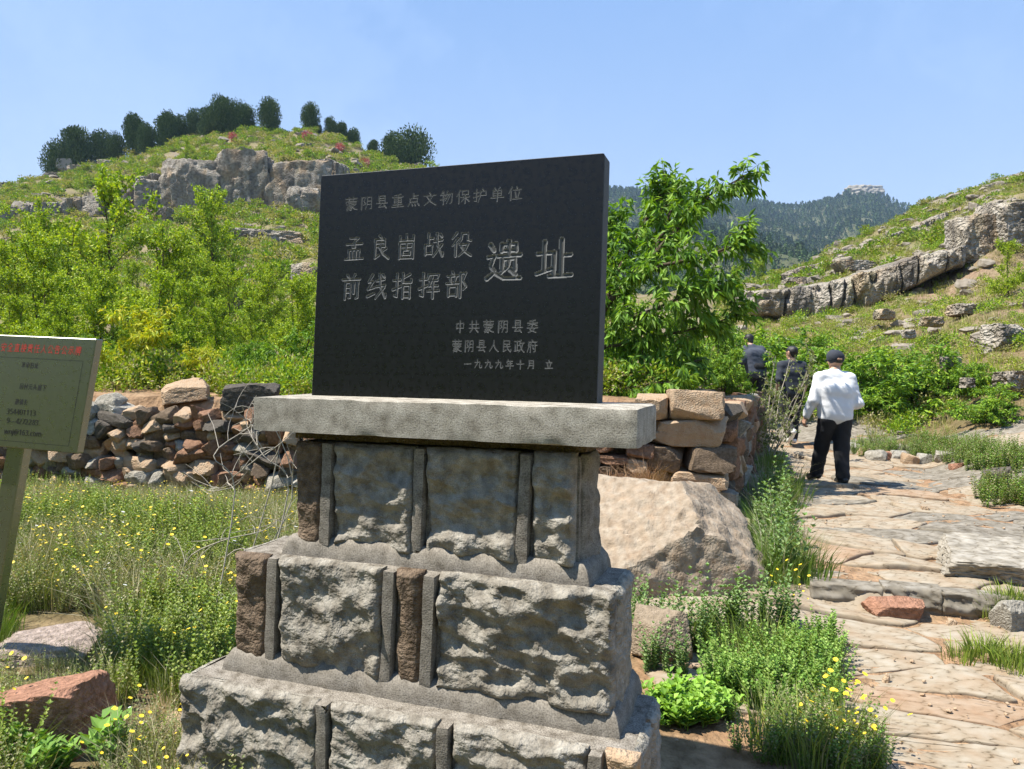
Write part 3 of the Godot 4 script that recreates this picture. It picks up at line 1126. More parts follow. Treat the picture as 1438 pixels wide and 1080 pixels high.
# ---------------------------------------------------------------- writing: brush strokes on a 100 x 100 square, y down
const GLYPH := {
	"一": [[10, 52, 90, 48]],
	"十": [[10, 45, 90, 43], [50, 8, 50, 95]],
	"九": [[12, 35, 70, 30, 68, 78, 78, 90, 94, 86, 94, 70], [42, 8, 38, 50, 10, 92]],
	"人": [[50, 8, 46, 40, 10, 92], [48, 38, 65, 70, 94, 92]],
	"中": [[18, 28, 20, 66], [18, 28, 82, 26, 80, 64], [20, 62, 80, 60], [50, 6, 50, 96]],
	"共": [[30, 10, 32, 60], [68, 8, 66, 60], [12, 34, 88, 32], [6, 62, 94, 60], [34, 70, 14, 94], [64, 70, 86, 92]],
	"立": [[48, 6, 54, 18], [18, 28, 82, 26], [32, 40, 40, 78], [68, 38, 58, 82], [6, 86, 94, 84]],
	"月": [[28, 10, 28, 60, 12, 94], [28, 10, 76, 9, 76, 88, 66, 92], [30, 34, 74, 33], [30, 58, 74, 57]],
	"年": [[32, 6, 16, 34], [28, 20, 84, 18], [30, 42, 78, 40], [30, 42, 30, 66], [6, 66, 94, 64], [56, 20, 56, 96]],
	"文": [[46, 6, 54, 18], [8, 28, 92, 26], [68, 28, 50, 64, 10, 94], [28, 34, 56, 70, 94, 94]],
	"点": [[48, 6, 48, 38], [48, 22, 82, 20], [22, 40, 24, 68], [22, 40, 78, 38, 76, 66], [24, 64, 76, 62], [18, 78, 10, 94], [38, 76, 42, 92], [58, 76, 64, 92], [80, 74, 92, 92]],
	"单": [[32, 6, 40, 18], [66, 5, 58, 18], [22, 24, 22, 58], [22, 24, 78, 23, 77, 57], [22, 41, 77, 40], [22, 57, 77, 56], [6, 72, 94, 70], [50, 24, 50, 97]],
	"位": [[30, 6, 8, 48], [22, 34, 22, 96], [62, 6, 66, 18], [40, 28, 92, 26], [52, 40, 58, 76], [80, 38, 70, 80], [36, 88, 96, 86]],
	"县": [[28, 6, 28, 58], [28, 6, 72, 6, 72, 58], [28, 23, 72, 22], [28, 39, 72, 38], [8, 58, 92, 57], [44, 62, 26, 86, 74, 82], [66, 70, 84, 94]],
	"重": [[74, 4, 24, 12], [10, 24, 90, 22], [24, 34, 24, 62], [24, 34, 76, 33, 76, 61], [24, 48, 76, 47], [24, 61, 76, 60], [50, 10, 50, 90], [18, 76, 82, 75], [6, 92, 94, 90]],
	"物": [[22, 8, 10, 34], [8, 30, 44, 28], [28, 4, 28, 96], [6, 64, 46, 52], [58, 6, 44, 40], [54, 24, 92, 22, 88, 84, 76, 94], [66, 26, 42, 70], [78, 26, 52, 90]],
	"保": [[28, 6, 6, 46], [20, 32, 20, 96], [44, 10, 44, 36], [44, 10, 86, 9, 86, 36], [44, 35, 86, 34], [34, 54, 96, 52], [65, 36, 65, 97], [62, 56, 38, 86], [68, 56, 94, 84]],
	"护": [[6, 30, 40, 28], [24, 6, 24, 88, 12, 84], [4, 62, 42, 52], [66, 4, 74, 16], [52, 24, 52, 56, 38, 94], [52, 24, 90, 23, 90, 50], [52, 49, 90, 48]],
	"蒙": [[6, 14, 94, 12], [32, 4, 34, 24], [66, 4, 64, 24], [10, 32, 8, 44], [10, 32, 92, 31, 86, 42], [28, 42, 74, 41], [14, 54, 88, 52], [50, 54, 20, 74], [40, 62, 54, 80, 50, 96, 40, 92], [46, 70, 14, 88], [52, 78, 18, 98], [78, 58, 58, 70], [54, 66, 74, 86, 96, 92]],
	"阴": [[12, 10, 12, 97], [12, 10, 42, 9, 30, 36, 42, 56, 26, 66], [56, 10, 56, 60, 44, 94], [56, 10, 88, 9, 88, 90, 76, 94], [58, 36, 88, 35], [58, 60, 88, 59]],
	"孟": [[28, 8, 72, 7, 52, 22], [52, 22, 54, 44, 42, 44], [10, 32, 90, 30], [22, 56, 24, 90], [22, 56, 78, 55, 76, 90], [40, 56, 40, 90], [59, 56, 59, 90], [4, 92, 96, 90]],
	"良": [[48, 3, 56, 12], [26, 18, 74, 17, 74, 46], [26, 32, 74, 31], [26, 47, 74, 46], [26, 18, 26, 92, 46, 80], [82, 54, 62, 66], [48, 48, 66, 76, 94, 94]],
	"崮": [[50, 3, 50, 24], [18, 10, 18, 26], [18, 25, 84, 24], [84, 8, 84, 26], [16, 36, 16, 97], [16, 36, 84, 35, 84, 97], [28, 52, 72, 51], [50, 42, 50, 64], [32, 64, 32, 82], [32, 64, 68, 64, 68, 82], [32, 82, 68, 81], [16, 95, 84, 94]],
	"战": [[26, 4, 26, 48], [26, 24, 48, 22], [10, 48, 12, 86], [10, 48, 44, 47, 42, 84], [12, 82, 42, 81], [52, 36, 92, 30], [66, 4, 70, 50, 94, 94, 96, 80], [90, 48, 50, 94], [82, 8, 90, 18]],
	"役": [[28, 6, 8, 28], [34, 28, 8, 56], [24, 46, 24, 96], [52, 10, 50, 32, 38, 46], [52, 10, 80, 9, 80, 34, 94, 38], [44, 52, 82, 50, 68, 74, 38, 96], [50, 58, 66, 78, 96, 95]],
	"前": [[30, 4, 38, 16], [68, 3, 60, 16], [6, 22, 94, 20], [20, 34, 20, 96], [20, 34, 46, 33, 46, 90, 38, 92], [22, 52, 46, 51], [22, 70, 46, 69], [64, 34, 64, 74], [84, 30, 84, 90, 74, 94]],
	"线": [[30, 6, 10, 34, 32, 32], [32, 32, 8, 62, 38, 54], [6, 88, 40, 76], [50, 30, 88, 24], [46, 52, 92, 46], [64, 4, 70, 54, 94, 94, 96, 80], [88, 54, 46, 96], [80, 6, 88, 16]],
	"指": [[6, 30, 40, 28], [24, 6, 24, 90, 12, 86], [4, 64, 42, 52], [84, 8, 54, 22], [52, 4, 52, 38, 92, 38, 92, 28], [52, 50, 52, 96], [52, 50, 86, 49, 86, 96], [54, 70, 86, 69], [54, 92, 86, 91]],
	"挥": [[6, 30, 38, 28], [22, 6, 22, 90, 10, 86], [4, 64, 40, 52], [46, 12, 44, 26], [46, 12, 94, 11, 90, 24], [50, 34, 88, 33], [64, 20, 50, 54, 90, 53], [42, 72, 96, 70], [68, 38, 68, 98]],
	"部": [[30, 4, 36, 14], [8, 20, 56, 18], [20, 26, 24, 40], [46, 24, 40, 42], [4, 46, 60, 44], [14, 58, 14, 92], [14, 58, 50, 57, 50, 92], [14, 88, 50, 87], [68, 10, 68, 97], [68, 10, 92, 9, 78, 36, 94, 58, 80, 70]],
	"遗": [[44, 10, 44, 26], [44, 10, 84, 9, 84, 26], [44, 25, 84, 24], [64, 2, 64, 38], [34, 38, 96, 36], [46, 46, 46, 72], [46, 46, 82, 45, 82, 72], [64, 50, 62, 64, 40, 82], [68, 70, 84, 84], [12, 10, 22, 24], [6, 40, 24, 38, 14, 62, 24, 74], [4, 92, 24, 78, 50, 92, 96, 92]],
	"址": [[6, 36, 42, 34], [24, 8, 24, 78], [4, 84, 44, 72], [70, 4, 70, 88], [70, 42, 94, 40], [50, 34, 50, 88], [38, 90, 97, 88]],
	"委": [[74, 4, 26, 12], [8, 26, 92, 24], [50, 9, 50, 46], [48, 28, 14, 46], [52, 28, 88, 44], [44, 48, 28, 74, 80, 94], [72, 60, 52, 82, 16, 96], [6, 62, 94, 60]],
	"民": [[22, 8, 22, 92, 46, 80], [22, 8, 78, 8, 78, 34], [22, 34, 78, 33], [22, 54, 86, 52], [52, 34, 64, 72, 90, 94, 94, 78]],
	"政": [[6, 14, 52, 12], [30, 14, 30, 82], [30, 44, 50, 43], [12, 40, 12, 84], [4, 88, 54, 80], [66, 4, 50, 40], [58, 26, 96, 24], [84, 26, 74, 62, 46, 96], [60, 40, 74, 74, 97, 95]],
	"府": [[50, 3, 56, 12], [16, 18, 94, 16], [18, 18, 18, 60, 6, 95], [40, 28, 26, 56], [34, 46, 34, 96], [48, 44, 96, 42], [78, 28, 78, 90, 68, 94], [56, 56, 64, 70]],
	"安": [[50, 3, 54, 12], [12, 18, 10, 32], [12, 18, 90, 17, 84, 30], [44, 30, 28, 62, 76, 94], [70, 46, 52, 78, 14, 96], [6, 50, 94, 48]],
	"全": [[50, 4, 8, 44], [50, 4, 94, 42], [26, 46, 76, 45], [28, 66, 74, 65], [50, 46, 50, 90], [8, 92, 92, 91]],
	"直": [[10, 16, 90, 15], [50, 3, 48, 30], [24, 30, 24, 88], [24, 30, 76, 29, 76, 88], [24, 44, 76, 44], [24, 58, 76, 58], [24, 73, 76, 73], [6, 90, 94, 89]],
	"接": [[6, 28, 36, 26], [22, 5, 22, 90, 10, 86], [4, 62, 38, 50], [66, 3, 70, 12], [44, 16, 94, 15], [56, 22, 60, 34], [82, 20, 76, 34], [40, 38, 97, 37], [62, 40, 50, 66, 88, 94], [84, 50, 66, 80, 40, 96], [40, 58, 97, 56]],
	"责": [[14, 12, 86, 11], [20, 25, 80, 24], [50, 3, 50, 38], [6, 38, 94, 37], [24, 48, 24, 78], [24, 48, 76, 47, 76, 78], [50, 54, 46, 74, 14, 96], [58, 78, 88, 95]],
	"任": [[28, 5, 6, 46], [20, 32, 20, 96], [86, 8, 42, 18], [34, 46, 97, 44], [64, 15, 64, 88], [40, 90, 92, 89]],
	"公": [[38, 8, 8, 48], [60, 8, 94, 46], [48, 46, 22, 88, 76, 82], [64, 64, 86, 94]],
	"告": [[28, 5, 14, 32], [24, 20, 82, 18], [50, 4, 50, 42], [6, 42, 94, 41], [22, 56, 22, 94], [22, 56, 78, 55, 78, 94], [22, 90, 78, 89]],
	"示": [[22, 14, 78, 13], [6, 38, 94, 37], [50, 38, 50, 92, 38, 88], [28, 54, 10, 84], [70, 54, 92, 82]],
	"牌": [[14, 8, 14, 50, 4, 94], [14, 34, 44, 33], [34, 5, 34, 56], [14, 56, 38, 55, 38, 96], [66, 3, 60, 14], [50, 14, 50, 50], [50, 14, 90, 13, 90, 50], [50, 31, 90, 31], [50, 50, 90, 49], [68, 14, 50, 66], [44, 70, 97, 69], [76, 52, 76, 97]],
	"革": [[8, 14, 92, 13], [32, 4, 32, 28], [68, 4, 68, 28], [32, 28, 68, 28], [26, 36, 26, 60], [26, 36, 74, 36, 74, 60], [26, 60, 74, 59], [50, 28, 50, 97], [6, 76, 94, 75]],
	"命": [[50, 3, 6, 36], [50, 3, 95, 36], [34, 36, 66, 35], [16, 48, 16, 82], [16, 48, 44, 47, 44, 80], [16, 78, 44, 78], [56, 48, 56, 97], [56, 48, 86, 47, 86, 80, 76, 80]],
	"旧": [[16, 6, 16, 96], [38, 12, 38, 92], [38, 12, 88, 11, 88, 92], [38, 50, 88, 50], [38, 88, 88, 88]],
	"居": [[16, 10, 16, 56, 4, 95], [16, 10, 88, 9, 88, 32], [16, 32, 88, 31], [26, 50, 96, 48], [60, 34, 60, 64], [36, 64, 36, 96], [36, 64, 86, 63, 86, 96], [36, 92, 86, 91]],
	"村": [[4, 30, 44, 28], [24, 4, 24, 97], [24, 34, 4, 70], [26, 38, 42, 58], [50, 32, 97, 30], [80, 5, 80, 88, 66, 92], [56, 48, 66, 64]],
	"元": [[22, 14, 78, 13], [6, 38, 94, 37], [36, 38, 32, 70, 8, 95], [62, 38, 62, 86, 92, 88, 93, 72]],
	"头": [[28, 10, 42, 24], [16, 28, 32, 42], [56, 4, 54, 48, 8, 94], [6, 56, 94, 54], [58, 66, 90, 92]],
	"下": [[6, 14, 94, 12], [48, 14, 48, 96], [54, 36, 76, 54]],
	"副": [[8, 10, 58, 9], [18, 20, 18, 40], [18, 20, 50, 19, 50, 40], [18, 39, 50, 38], [12, 50, 12, 94], [12, 50, 56, 49, 56, 94], [34, 50, 34, 92], [12, 71, 56, 71], [12, 92, 56, 92], [70, 16, 70, 68], [90, 6, 90, 90, 78, 92]],
	"镇": [[22, 4, 6, 34], [18, 20, 42, 18], [12, 40, 40, 38], [4, 58, 42, 56], [24, 40, 24, 92, 42, 78], [48, 14, 96, 13], [72, 3, 70, 24], [54, 26, 54, 74], [54, 26, 90, 25, 90, 74], [54, 42, 90, 42], [54, 58, 90, 58], [44, 76, 98, 75], [62, 80, 46, 96], [80, 80, 96, 94]],
	"长": [[76, 8, 38, 34], [6, 48, 94, 46], [30, 6, 30, 92, 52, 76], [46, 48, 66, 76, 94, 92]],
}

const SLAB_W := 1.178
const SLAB_H := 0.897
# [text, first centre s, last centre s, centre t, width, height, stroke half-width as a share of the height]
const INSCRIPTION := [
	["蒙阴县重点文物保护单位", 0.146, 0.843, 0.774, 0.058, 0.056, 0.034],
	["孟良崮战役", 0.168, 0.634, 0.591, 0.088, 0.100, 0.040],
	["前线指挥部", 0.161, 0.620, 0.437, 0.090, 0.106, 0.040],
	["遗址", 0.808, 1.003, 0.521, 0.142, 0.155, 0.046],
	["中共蒙阴县委", 0.641, 0.929, 0.277, 0.045, 0.050, 0.036],
	["蒙阴县人民政府", 0.631, 0.930, 0.2035, 0.041, 0.048, 0.036],
	["一九九九年十月", 0.678, 0.929, 0.136, 0.033, 0.036, 0.044],
	["立", 0.997, 0.997, 0.136, 0.033, 0.036, 0.044],
]

func build_stele() -> void:
	var lean := atan(0.065)
	var root := thing("memorial_stele", "upright polished black granite slab engraved with rows of Chinese characters", "stele", SLAB_LEFT)
	root.basis = monument_basis() * Basis(Vector3.RIGHT, -lean)
	var v := PackedVector3Array()
	var idx := PackedInt32Array()
	var xs := [0.0, SLAB_W]
	var ys := [0.0, SLAB_H]
	var rects := []
	for line in INSCRIPTION:
		var n: int = line[0].length()
		for k in n:
			var s: float = line[1] if n == 1 else lerpf(line[1], line[2], k / float(n - 1))
			var r := Rect2(s - line[4] * 0.53, line[3] - line[5] * 0.53, line[4] * 1.06, line[5] * 1.06)
			rects.append(r)
			xs.append_array([r.position.x, r.end.x])
			ys.append_array([r.position.y, r.end.y])
			carve(root, line[0][k], r, line[5] * line[6], v, idx)
	xs.sort()
	ys.sort()
	for j in ys.size() - 1:
		for i in xs.size() - 1:
			if xs[i + 1] - xs[i] < 1e-5 or ys[j + 1] - ys[j] < 1e-5:
				continue
			var c := Vector2((xs[i] + xs[i + 1]) * 0.5, (ys[j] + ys[j + 1]) * 0.5)
			var free := true
			for r in rects:
				if r.has_point(c):
					free = false
					break
			if free:
				quad_strip(v, idx, Vector3(xs[i], ys[j], 0), Vector3(xs[i], ys[j + 1], 0), Vector3(xs[i + 1], ys[j + 1], 0), Vector3(xs[i + 1], ys[j], 0))
	part("polished_face", raw_mesh(v, idx), M["granite"], root)
	# sides, top and back, with a small arris, and the rounded top corner
	var outline := PackedVector2Array([Vector2(0, 0), Vector2(0, SLAB_H - 0.004), Vector2(0.004, SLAB_H)])
	for k in 7:
		var a := PI * 0.5 * (1.0 - k / 6.0)
		outline.append(Vector2(SLAB_W - 0.012 + cos(a) * 0.012, SLAB_H - 0.012 + sin(a) * 0.012))
	outline.append(Vector2(SLAB_W, 0))
	var bv := PackedVector3Array()
	var bi := PackedInt32Array()
	var m := outline.size()
	for lvl in [[0.0, -0.0004], [0.0025, -0.003], [0.0025, -0.082], [0.0, -0.085]]:
		for p in outline:
			var c := Vector2(SLAB_W, SLAB_H) * 0.5
			bv.append(Vector3(p.x + signf(p.x - c.x) * lvl[0], p.y + (lvl[0] if p.y > c.y else 0.0), lvl[1]))
	for l in 3:
		for i in m - 1:
			var a := l * m + i
			bi.append_array([a, a + m, a + 1, a + 1, a + m, a + m + 1])
	for i in m - 2:
		bi.append_array([3 * m, 3 * m + i + 2, 3 * m + i + 1])
	part("slab", flat_mesh(bv, bi), M["granite_sawn"], root)

func carve(root: Node3D, ch: String, r: Rect2, half: float, fv: PackedVector3Array, fi: PackedInt32Array) -> void:
	# a field of depths over the character's square: sloping walls, flat floor
	var n := clampi(int(r.size.y / maxf(half * 0.42, 0.0007)), 40, 84)
	var cell := r.size / float(n)
	var depth := PackedFloat32Array()
	depth.resize((n + 1) * (n + 1))
	var most := minf(half * 0.75, 0.0045)
	for line in GLYPH[ch]:
		var count: int = line.size() / 2
		for k in count - 1:
			var a := glyph_point(line, k, r)
			var b := glyph_point(line, k + 1, r)
			var flat := absf(b.x - a.x) > absf(b.y - a.y) * 3.0
			var ra := half * (0.80 if flat else 1.05) * (1.2 if k == 0 else 0.95)
			var rb := half * (0.95 if flat else 1.0) * (1.15 if k == count - 2 else 1.0)
			if b.y < a.y and k == count - 2 and b.x < a.x:
				rb *= 0.6
			var reach := maxf(ra, rb)
			var i0 := clampi(int((minf(a.x, b.x) - reach - r.position.x) / cell.x), 0, n)
			var i1 := clampi(int((maxf(a.x, b.x) + reach - r.position.x) / cell.x) + 1, 0, n)
			var j0 := clampi(int((minf(a.y, b.y) - reach - r.position.y) / cell.y), 0, n)
			var j1 := clampi(int((maxf(a.y, b.y) + reach - r.position.y) / cell.y) + 1, 0, n)
			var ab := b - a
			var l2 := maxf(ab.length_squared(), 1e-9)
			for j in range(j0, j1 + 1):
				for i in range(i0, i1 + 1):
					var p := r.position + Vector2(i * cell.x, j * cell.y)
					var t := clampf((p - a).dot(ab) / l2, 0.0, 1.0)
					var d := lerpf(ra, rb, t) - p.distance_to(a + ab * t)
					if d > 0.0:
						depth[j * (n + 1) + i] = maxf(depth[j * (n + 1) + i], minf(d * 1.5, most))
	var gv := PackedVector3Array()
	var floor_v := PackedVector3Array()
	for j in n:
		for i in n:
			var k := j * (n + 1) + i
			var z := [depth[k], depth[k + n + 1], depth[k + n + 2], depth[k + 1]]
			var p := r.position + Vector2(i * cell.x, j * cell.y)
			var q := [Vector3(p.x, p.y, -z[0]), Vector3(p.x, p.y + cell.y, -z[1]), Vector3(p.x + cell.x, p.y + cell.y, -z[2]), Vector3(p.x + cell.x, p.y, -z[3])]
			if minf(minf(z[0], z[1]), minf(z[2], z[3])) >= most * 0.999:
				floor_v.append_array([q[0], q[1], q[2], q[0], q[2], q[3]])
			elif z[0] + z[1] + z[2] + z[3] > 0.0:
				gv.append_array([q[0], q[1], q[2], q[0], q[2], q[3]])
			else:
				quad_strip(fv, fi, q[0], q[1], q[2], q[3])
	var o := part("engraved_character", raw_mesh(gv, PackedInt32Array()), M["granite_cut_lit"], root)  # walls wear the brighter copy: bright edges are colour, not only sun
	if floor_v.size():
		part("groove_floor", raw_mesh(floor_v, PackedInt32Array()), M["granite_cut_dim"], o)  # floor wears the darker copy, painted contrast to the bright walls

func glyph_point(line: Array, k: int, r: Rect2) -> Vector2:
	return Vector2(r.position.x + r.size.x * (0.03 + 0.94 * line[k * 2] / 100.0), r.position.y + r.size.y * (0.97 - 0.94 * line[k * 2 + 1] / 100.0))

# flat printed strokes on a plane z = lift
func print_glyph(ch: String, r: Rect2, half: float, lift: float) -> ArrayMesh:
	var v := PackedVector3Array()
	var idx := PackedInt32Array()
	var up := 0.0
	for line in GLYPH[ch]:
		var count: int = line.size() / 2
		for k in count - 1:
			var a := glyph_point(line, k, r)
			var b := glyph_point(line, k + 1, r)
			var d := (b - a).normalized() * half
			var s := Vector2(-d.y, d.x)
			a -= d * 0.8
			b += d * 0.8
			up += 0.00001
			var z := lift + up
			quad_strip(v, idx, Vector3(a.x - s.x, a.y - s.y, z), Vector3(a.x + s.x, a.y + s.y, z), Vector3(b.x + s.x, b.y + s.y, z), Vector3(b.x - s.x, b.y - s.y, z))
	return raw_mesh(v, idx)

# ---------------------------------------------------------------- the steel notice board
func moved(m: Mesh, t: Transform3D) -> ArrayMesh:
	var st := SurfaceTool.new()
	st.append_from(m, 0, t)
	return st.commit()

func build_sign() -> void:
	var tr := Vector3(-1.945, 1.689, -3.60)
	var br := Vector3(-2.040, 1.150, -3.600)
	var tl := Vector3(-2.494, 1.707, -3.75)
	var right := (tr - tl).normalized()
	var up := (tr - br).normalized()
	var out := right.cross(up).normalized()
	var h := (tr - br).length()
	var w := 1.15
	var frame := Basis(right, up, out)
	# board coordinates: origin at the top right corner, x to the left is negative
	var foot := tr - right * 0.42 - up * 1.86
	foot.y = ground_y(foot.x, foot.z)
	var root := thing("notice_board", "leaning stainless steel notice board on posts with red and black Chinese lettering", "sign", foot)
	var t := Transform3D(frame, tr - foot)
	part("board", moved(box(Vector3(w, h, 0.045), 0.004), t.translated_local(Vector3(-w * 0.5, -h * 0.5, -0.0225))), M["steel"], root)
	for s in [-0.415, -w + 0.10]:
		var top := Vector3(s, -h + 0.03, -0.028)
		var long := 1.40
		part("post", moved(box(Vector3(0.105, long, 0.055), 0.006), t.translated_local(Vector3(s, -h - long * 0.5 + 0.03, -0.075))), M["steel"], root)
	var line := [[-0.052, -0.108, -w + 0.052, -0.108], [-0.052, -0.108, -0.052, -h + 0.032], [-0.052, -h + 0.032, -w + 0.052, -h + 0.032], [-w + 0.052, -0.108, -w + 0.052, -h + 0.032]]
	var v := PackedVector3Array()
	var idx := PackedInt32Array()
	for l in line:
		var a := Vector2(l[0], l[1])
		var b := Vector2(l[2], l[3])
		var d := (b - a).normalized() * 0.0011
		var s := Vector2(-d.y, d.x)
		quad_strip(v, idx, Vector3(a.x - s.x, a.y - s.y, 0.0008), Vector3(a.x + s.x, a.y + s.y, 0.0008), Vector3(b.x + s.x, b.y + s.y, 0.0008), Vector3(b.x - s.x, b.y - s.y, 0.0008))
	part("printed_border", moved(raw_mesh(v, idx), t), M["black_print"], root)
	var rows := [["安全直接责任人公告公示牌", -0.090, -0.060, 0.0402, 0.0375, 0.046, "red_print", 0.0019], ["革命旧址", -0.318, -0.142, 0.0262, 0.0245, 0.031, "black_print", 0.0014], ["居村元头崮下", -0.250, -0.246, 0.0272, 0.0255, 0.032, "black_print", 0.0014], ["副镇长", -0.345, -0.322, 0.0262, 0.0245, 0.031, "black_print", 0.0014]]
	for r in rows:
		var n: int = r[0].length()
		for k in n:
			var x: float = r[1] - (n - 1 - k) * r[3]
			var rect := Rect2(x - r[4] * 0.5, r[2] - r[5] * 0.5, r[4], r[5])
			part("printed_character", moved(print_glyph(r[0][k], rect, r[7], 0.0008), t), M[r[6]], root)
	for r in [["354401113", -0.272, -0.372], ["9\u20144272283", -0.248, -0.417], ["wnj@163.com", -0.218, -0.470]]:
		var tm := TextMesh.new()
		var f := SystemFont.new()
		f.font_names = PackedStringArray(["Droid Sans"])
		tm.font = f
		tm.text = r[0]
		tm.font_size = 32
		tm.pixel_size = 0.00112
		tm.depth = 0.001
		tm.horizontal_alignment = HORIZONTAL_ALIGNMENT_RIGHT
		var am := ArrayMesh.new()
		am.add_surface_from_arrays(Mesh.PRIMITIVE_TRIANGLES, tm.get_mesh_arrays())
		part("printed_line", moved(am, t.translated_local(Vector3(r[1], r[2], 0.001))), M["black_print"], root)

# ---------------------------------------------------------------- stones
func crease_mesh(v: PackedVector3Array, idx: PackedInt32Array, keep := 0.80, col = null) -> ArrayMesh:
	# normals are shared only between faces that meet at a shallow angle, so broken edges stay sharp
	var faces := idx.size() / 3
	var fn := PackedVector3Array()
	fn.resize(faces)
	var around := []
	around.resize(v.size())
	for i in v.size():
		around[i] = PackedInt32Array()
	for f in faces:
		fn[f] = (v[idx[f * 3 + 2]] - v[idx[f * 3]]).cross(v[idx[f * 3 + 1]] - v[idx[f * 3]]).normalized()
		for k in 3:
			around[idx[f * 3 + k]].append(f)
	var w := PackedVector3Array()
	var nor := PackedVector3Array()
	w.resize(idx.size())
	nor.resize(idx.size())
	var wc := PackedColorArray()
	if col != null:
		wc.resize(idx.size())
	for f in faces:
		for k in 3:
			var i := idx[f * 3 + k]
			var n := Vector3.ZERO
			for g in around[i]:
				if fn[g].dot(fn[f]) > keep:
					n += fn[g]
			w[f * 3 + k] = v[i]
			nor[f * 3 + k] = n.normalized()
			if col != null:
				wc[f * 3 + k] = col[i]
	return raw_mesh(w, PackedInt32Array(), wc if col != null else null, nor)

func broken(rng: RandomNumberGenerator, size: Vector3, level: int, boxy := 0.5, grain := 0.03, cuts := 9, extra := [], streaks := false) -> ArrayMesh:
	var planes := []
	for ax in 3:
		for s in [-1.0, 1.0]:
			var n := Vector3.ZERO
			n[ax] = s
			n += Vector3(rng.randfn(), rng.randfn(), rng.randfn()) * (0.24 * (1.0 - boxy) + 0.06)
			planes.append([n.normalized(), rng.randf_range(0.84, 1.0)])
	for i in cuts:
		var n := Vector3(rng.randfn(), rng.randfn(), rng.randfn()).normalized()
		planes.append([n, lerpf(rng.randf_range(0.80, 1.05), rng.randf_range(1.05, 1.3), boxy)])
	planes.append_array(extra)
	var sphere := icosphere(level)
	var src: PackedVector3Array = sphere[0]
	var v := PackedVector3Array()
	v.resize(src.size())
	var off := Vector3(rng.randf(), rng.randf(), rng.randf()) * 40.0
	var col := PackedColorArray()
	for i in src.size():
		var u := src[i]
		var r := 2.0
		for p in planes:
			var c: float = u.dot(p[0])
			if c > 0.05:
				r = minf(r, p[1] / c)
		var q := u * minf(r, 1.6)
		var w := q * size * 0.5
		var m := maxf(size.x, maxf(size.y, size.z))
		var e := q + off
		var g := noise.get_noise_3dv(e * 26.0) * 0.55 + noise_b.get_noise_3dv(e * 60.0) * 0.35 + (noise.get_noise_3dv(e * 170.0) * 0.25 if level > 3 else 0.0)
		w += u * size * 0.5 * g * grain * 2.6
		if streaks:
			var crack := noise.get_noise_3d(w.x * 7.0 + off.x * 5.0, w.y * 1.5, w.z * 7.0)
			w -= u * size * 0.5 * 0.07 * exp(-pow(crack / 0.05, 2.0))
		v[i] = w
		if streaks:
			var a := noise.get_noise_3d(w.x * 30.0 + off.x * 9.0, w.y * 3.0, w.z * 30.0) * 0.5 + 0.5
			var b := noise_b.get_noise_3d(w.x * 9.0 + off.y * 9.0, w.y * 4.0, w.z * 9.0) * 0.5 + 0.5
			var c := Color(0.62, 0.60, 0.57).lerp(Color(1.15, 1.12, 1.06), smoothstep(0.25, 0.75, a))
			c = c.lerp(Color(1.05, 0.82, 0.60), smoothstep(0.55, 0.8, b) * 0.8)
			c = c.lerp(Color(0.40, 0.40, 0.42), smoothstep(0.62, 0.8, 1.0 - a) * 0.8)
			col.append(c)
	return crease_mesh(v, sphere[1], 0.86 if level > 3 else 0.90, col if streaks else null)

func wall_point(px: float, py: float) -> Vector3:
	var n := Vector3(0.13452, 0, -0.99091)
	var r := ray(px, py)
	var a := Vector3(WALL_A.x, 0, WALL_A.y)
	return EYE + r * ((a - EYE).dot(n) / r.dot(n))

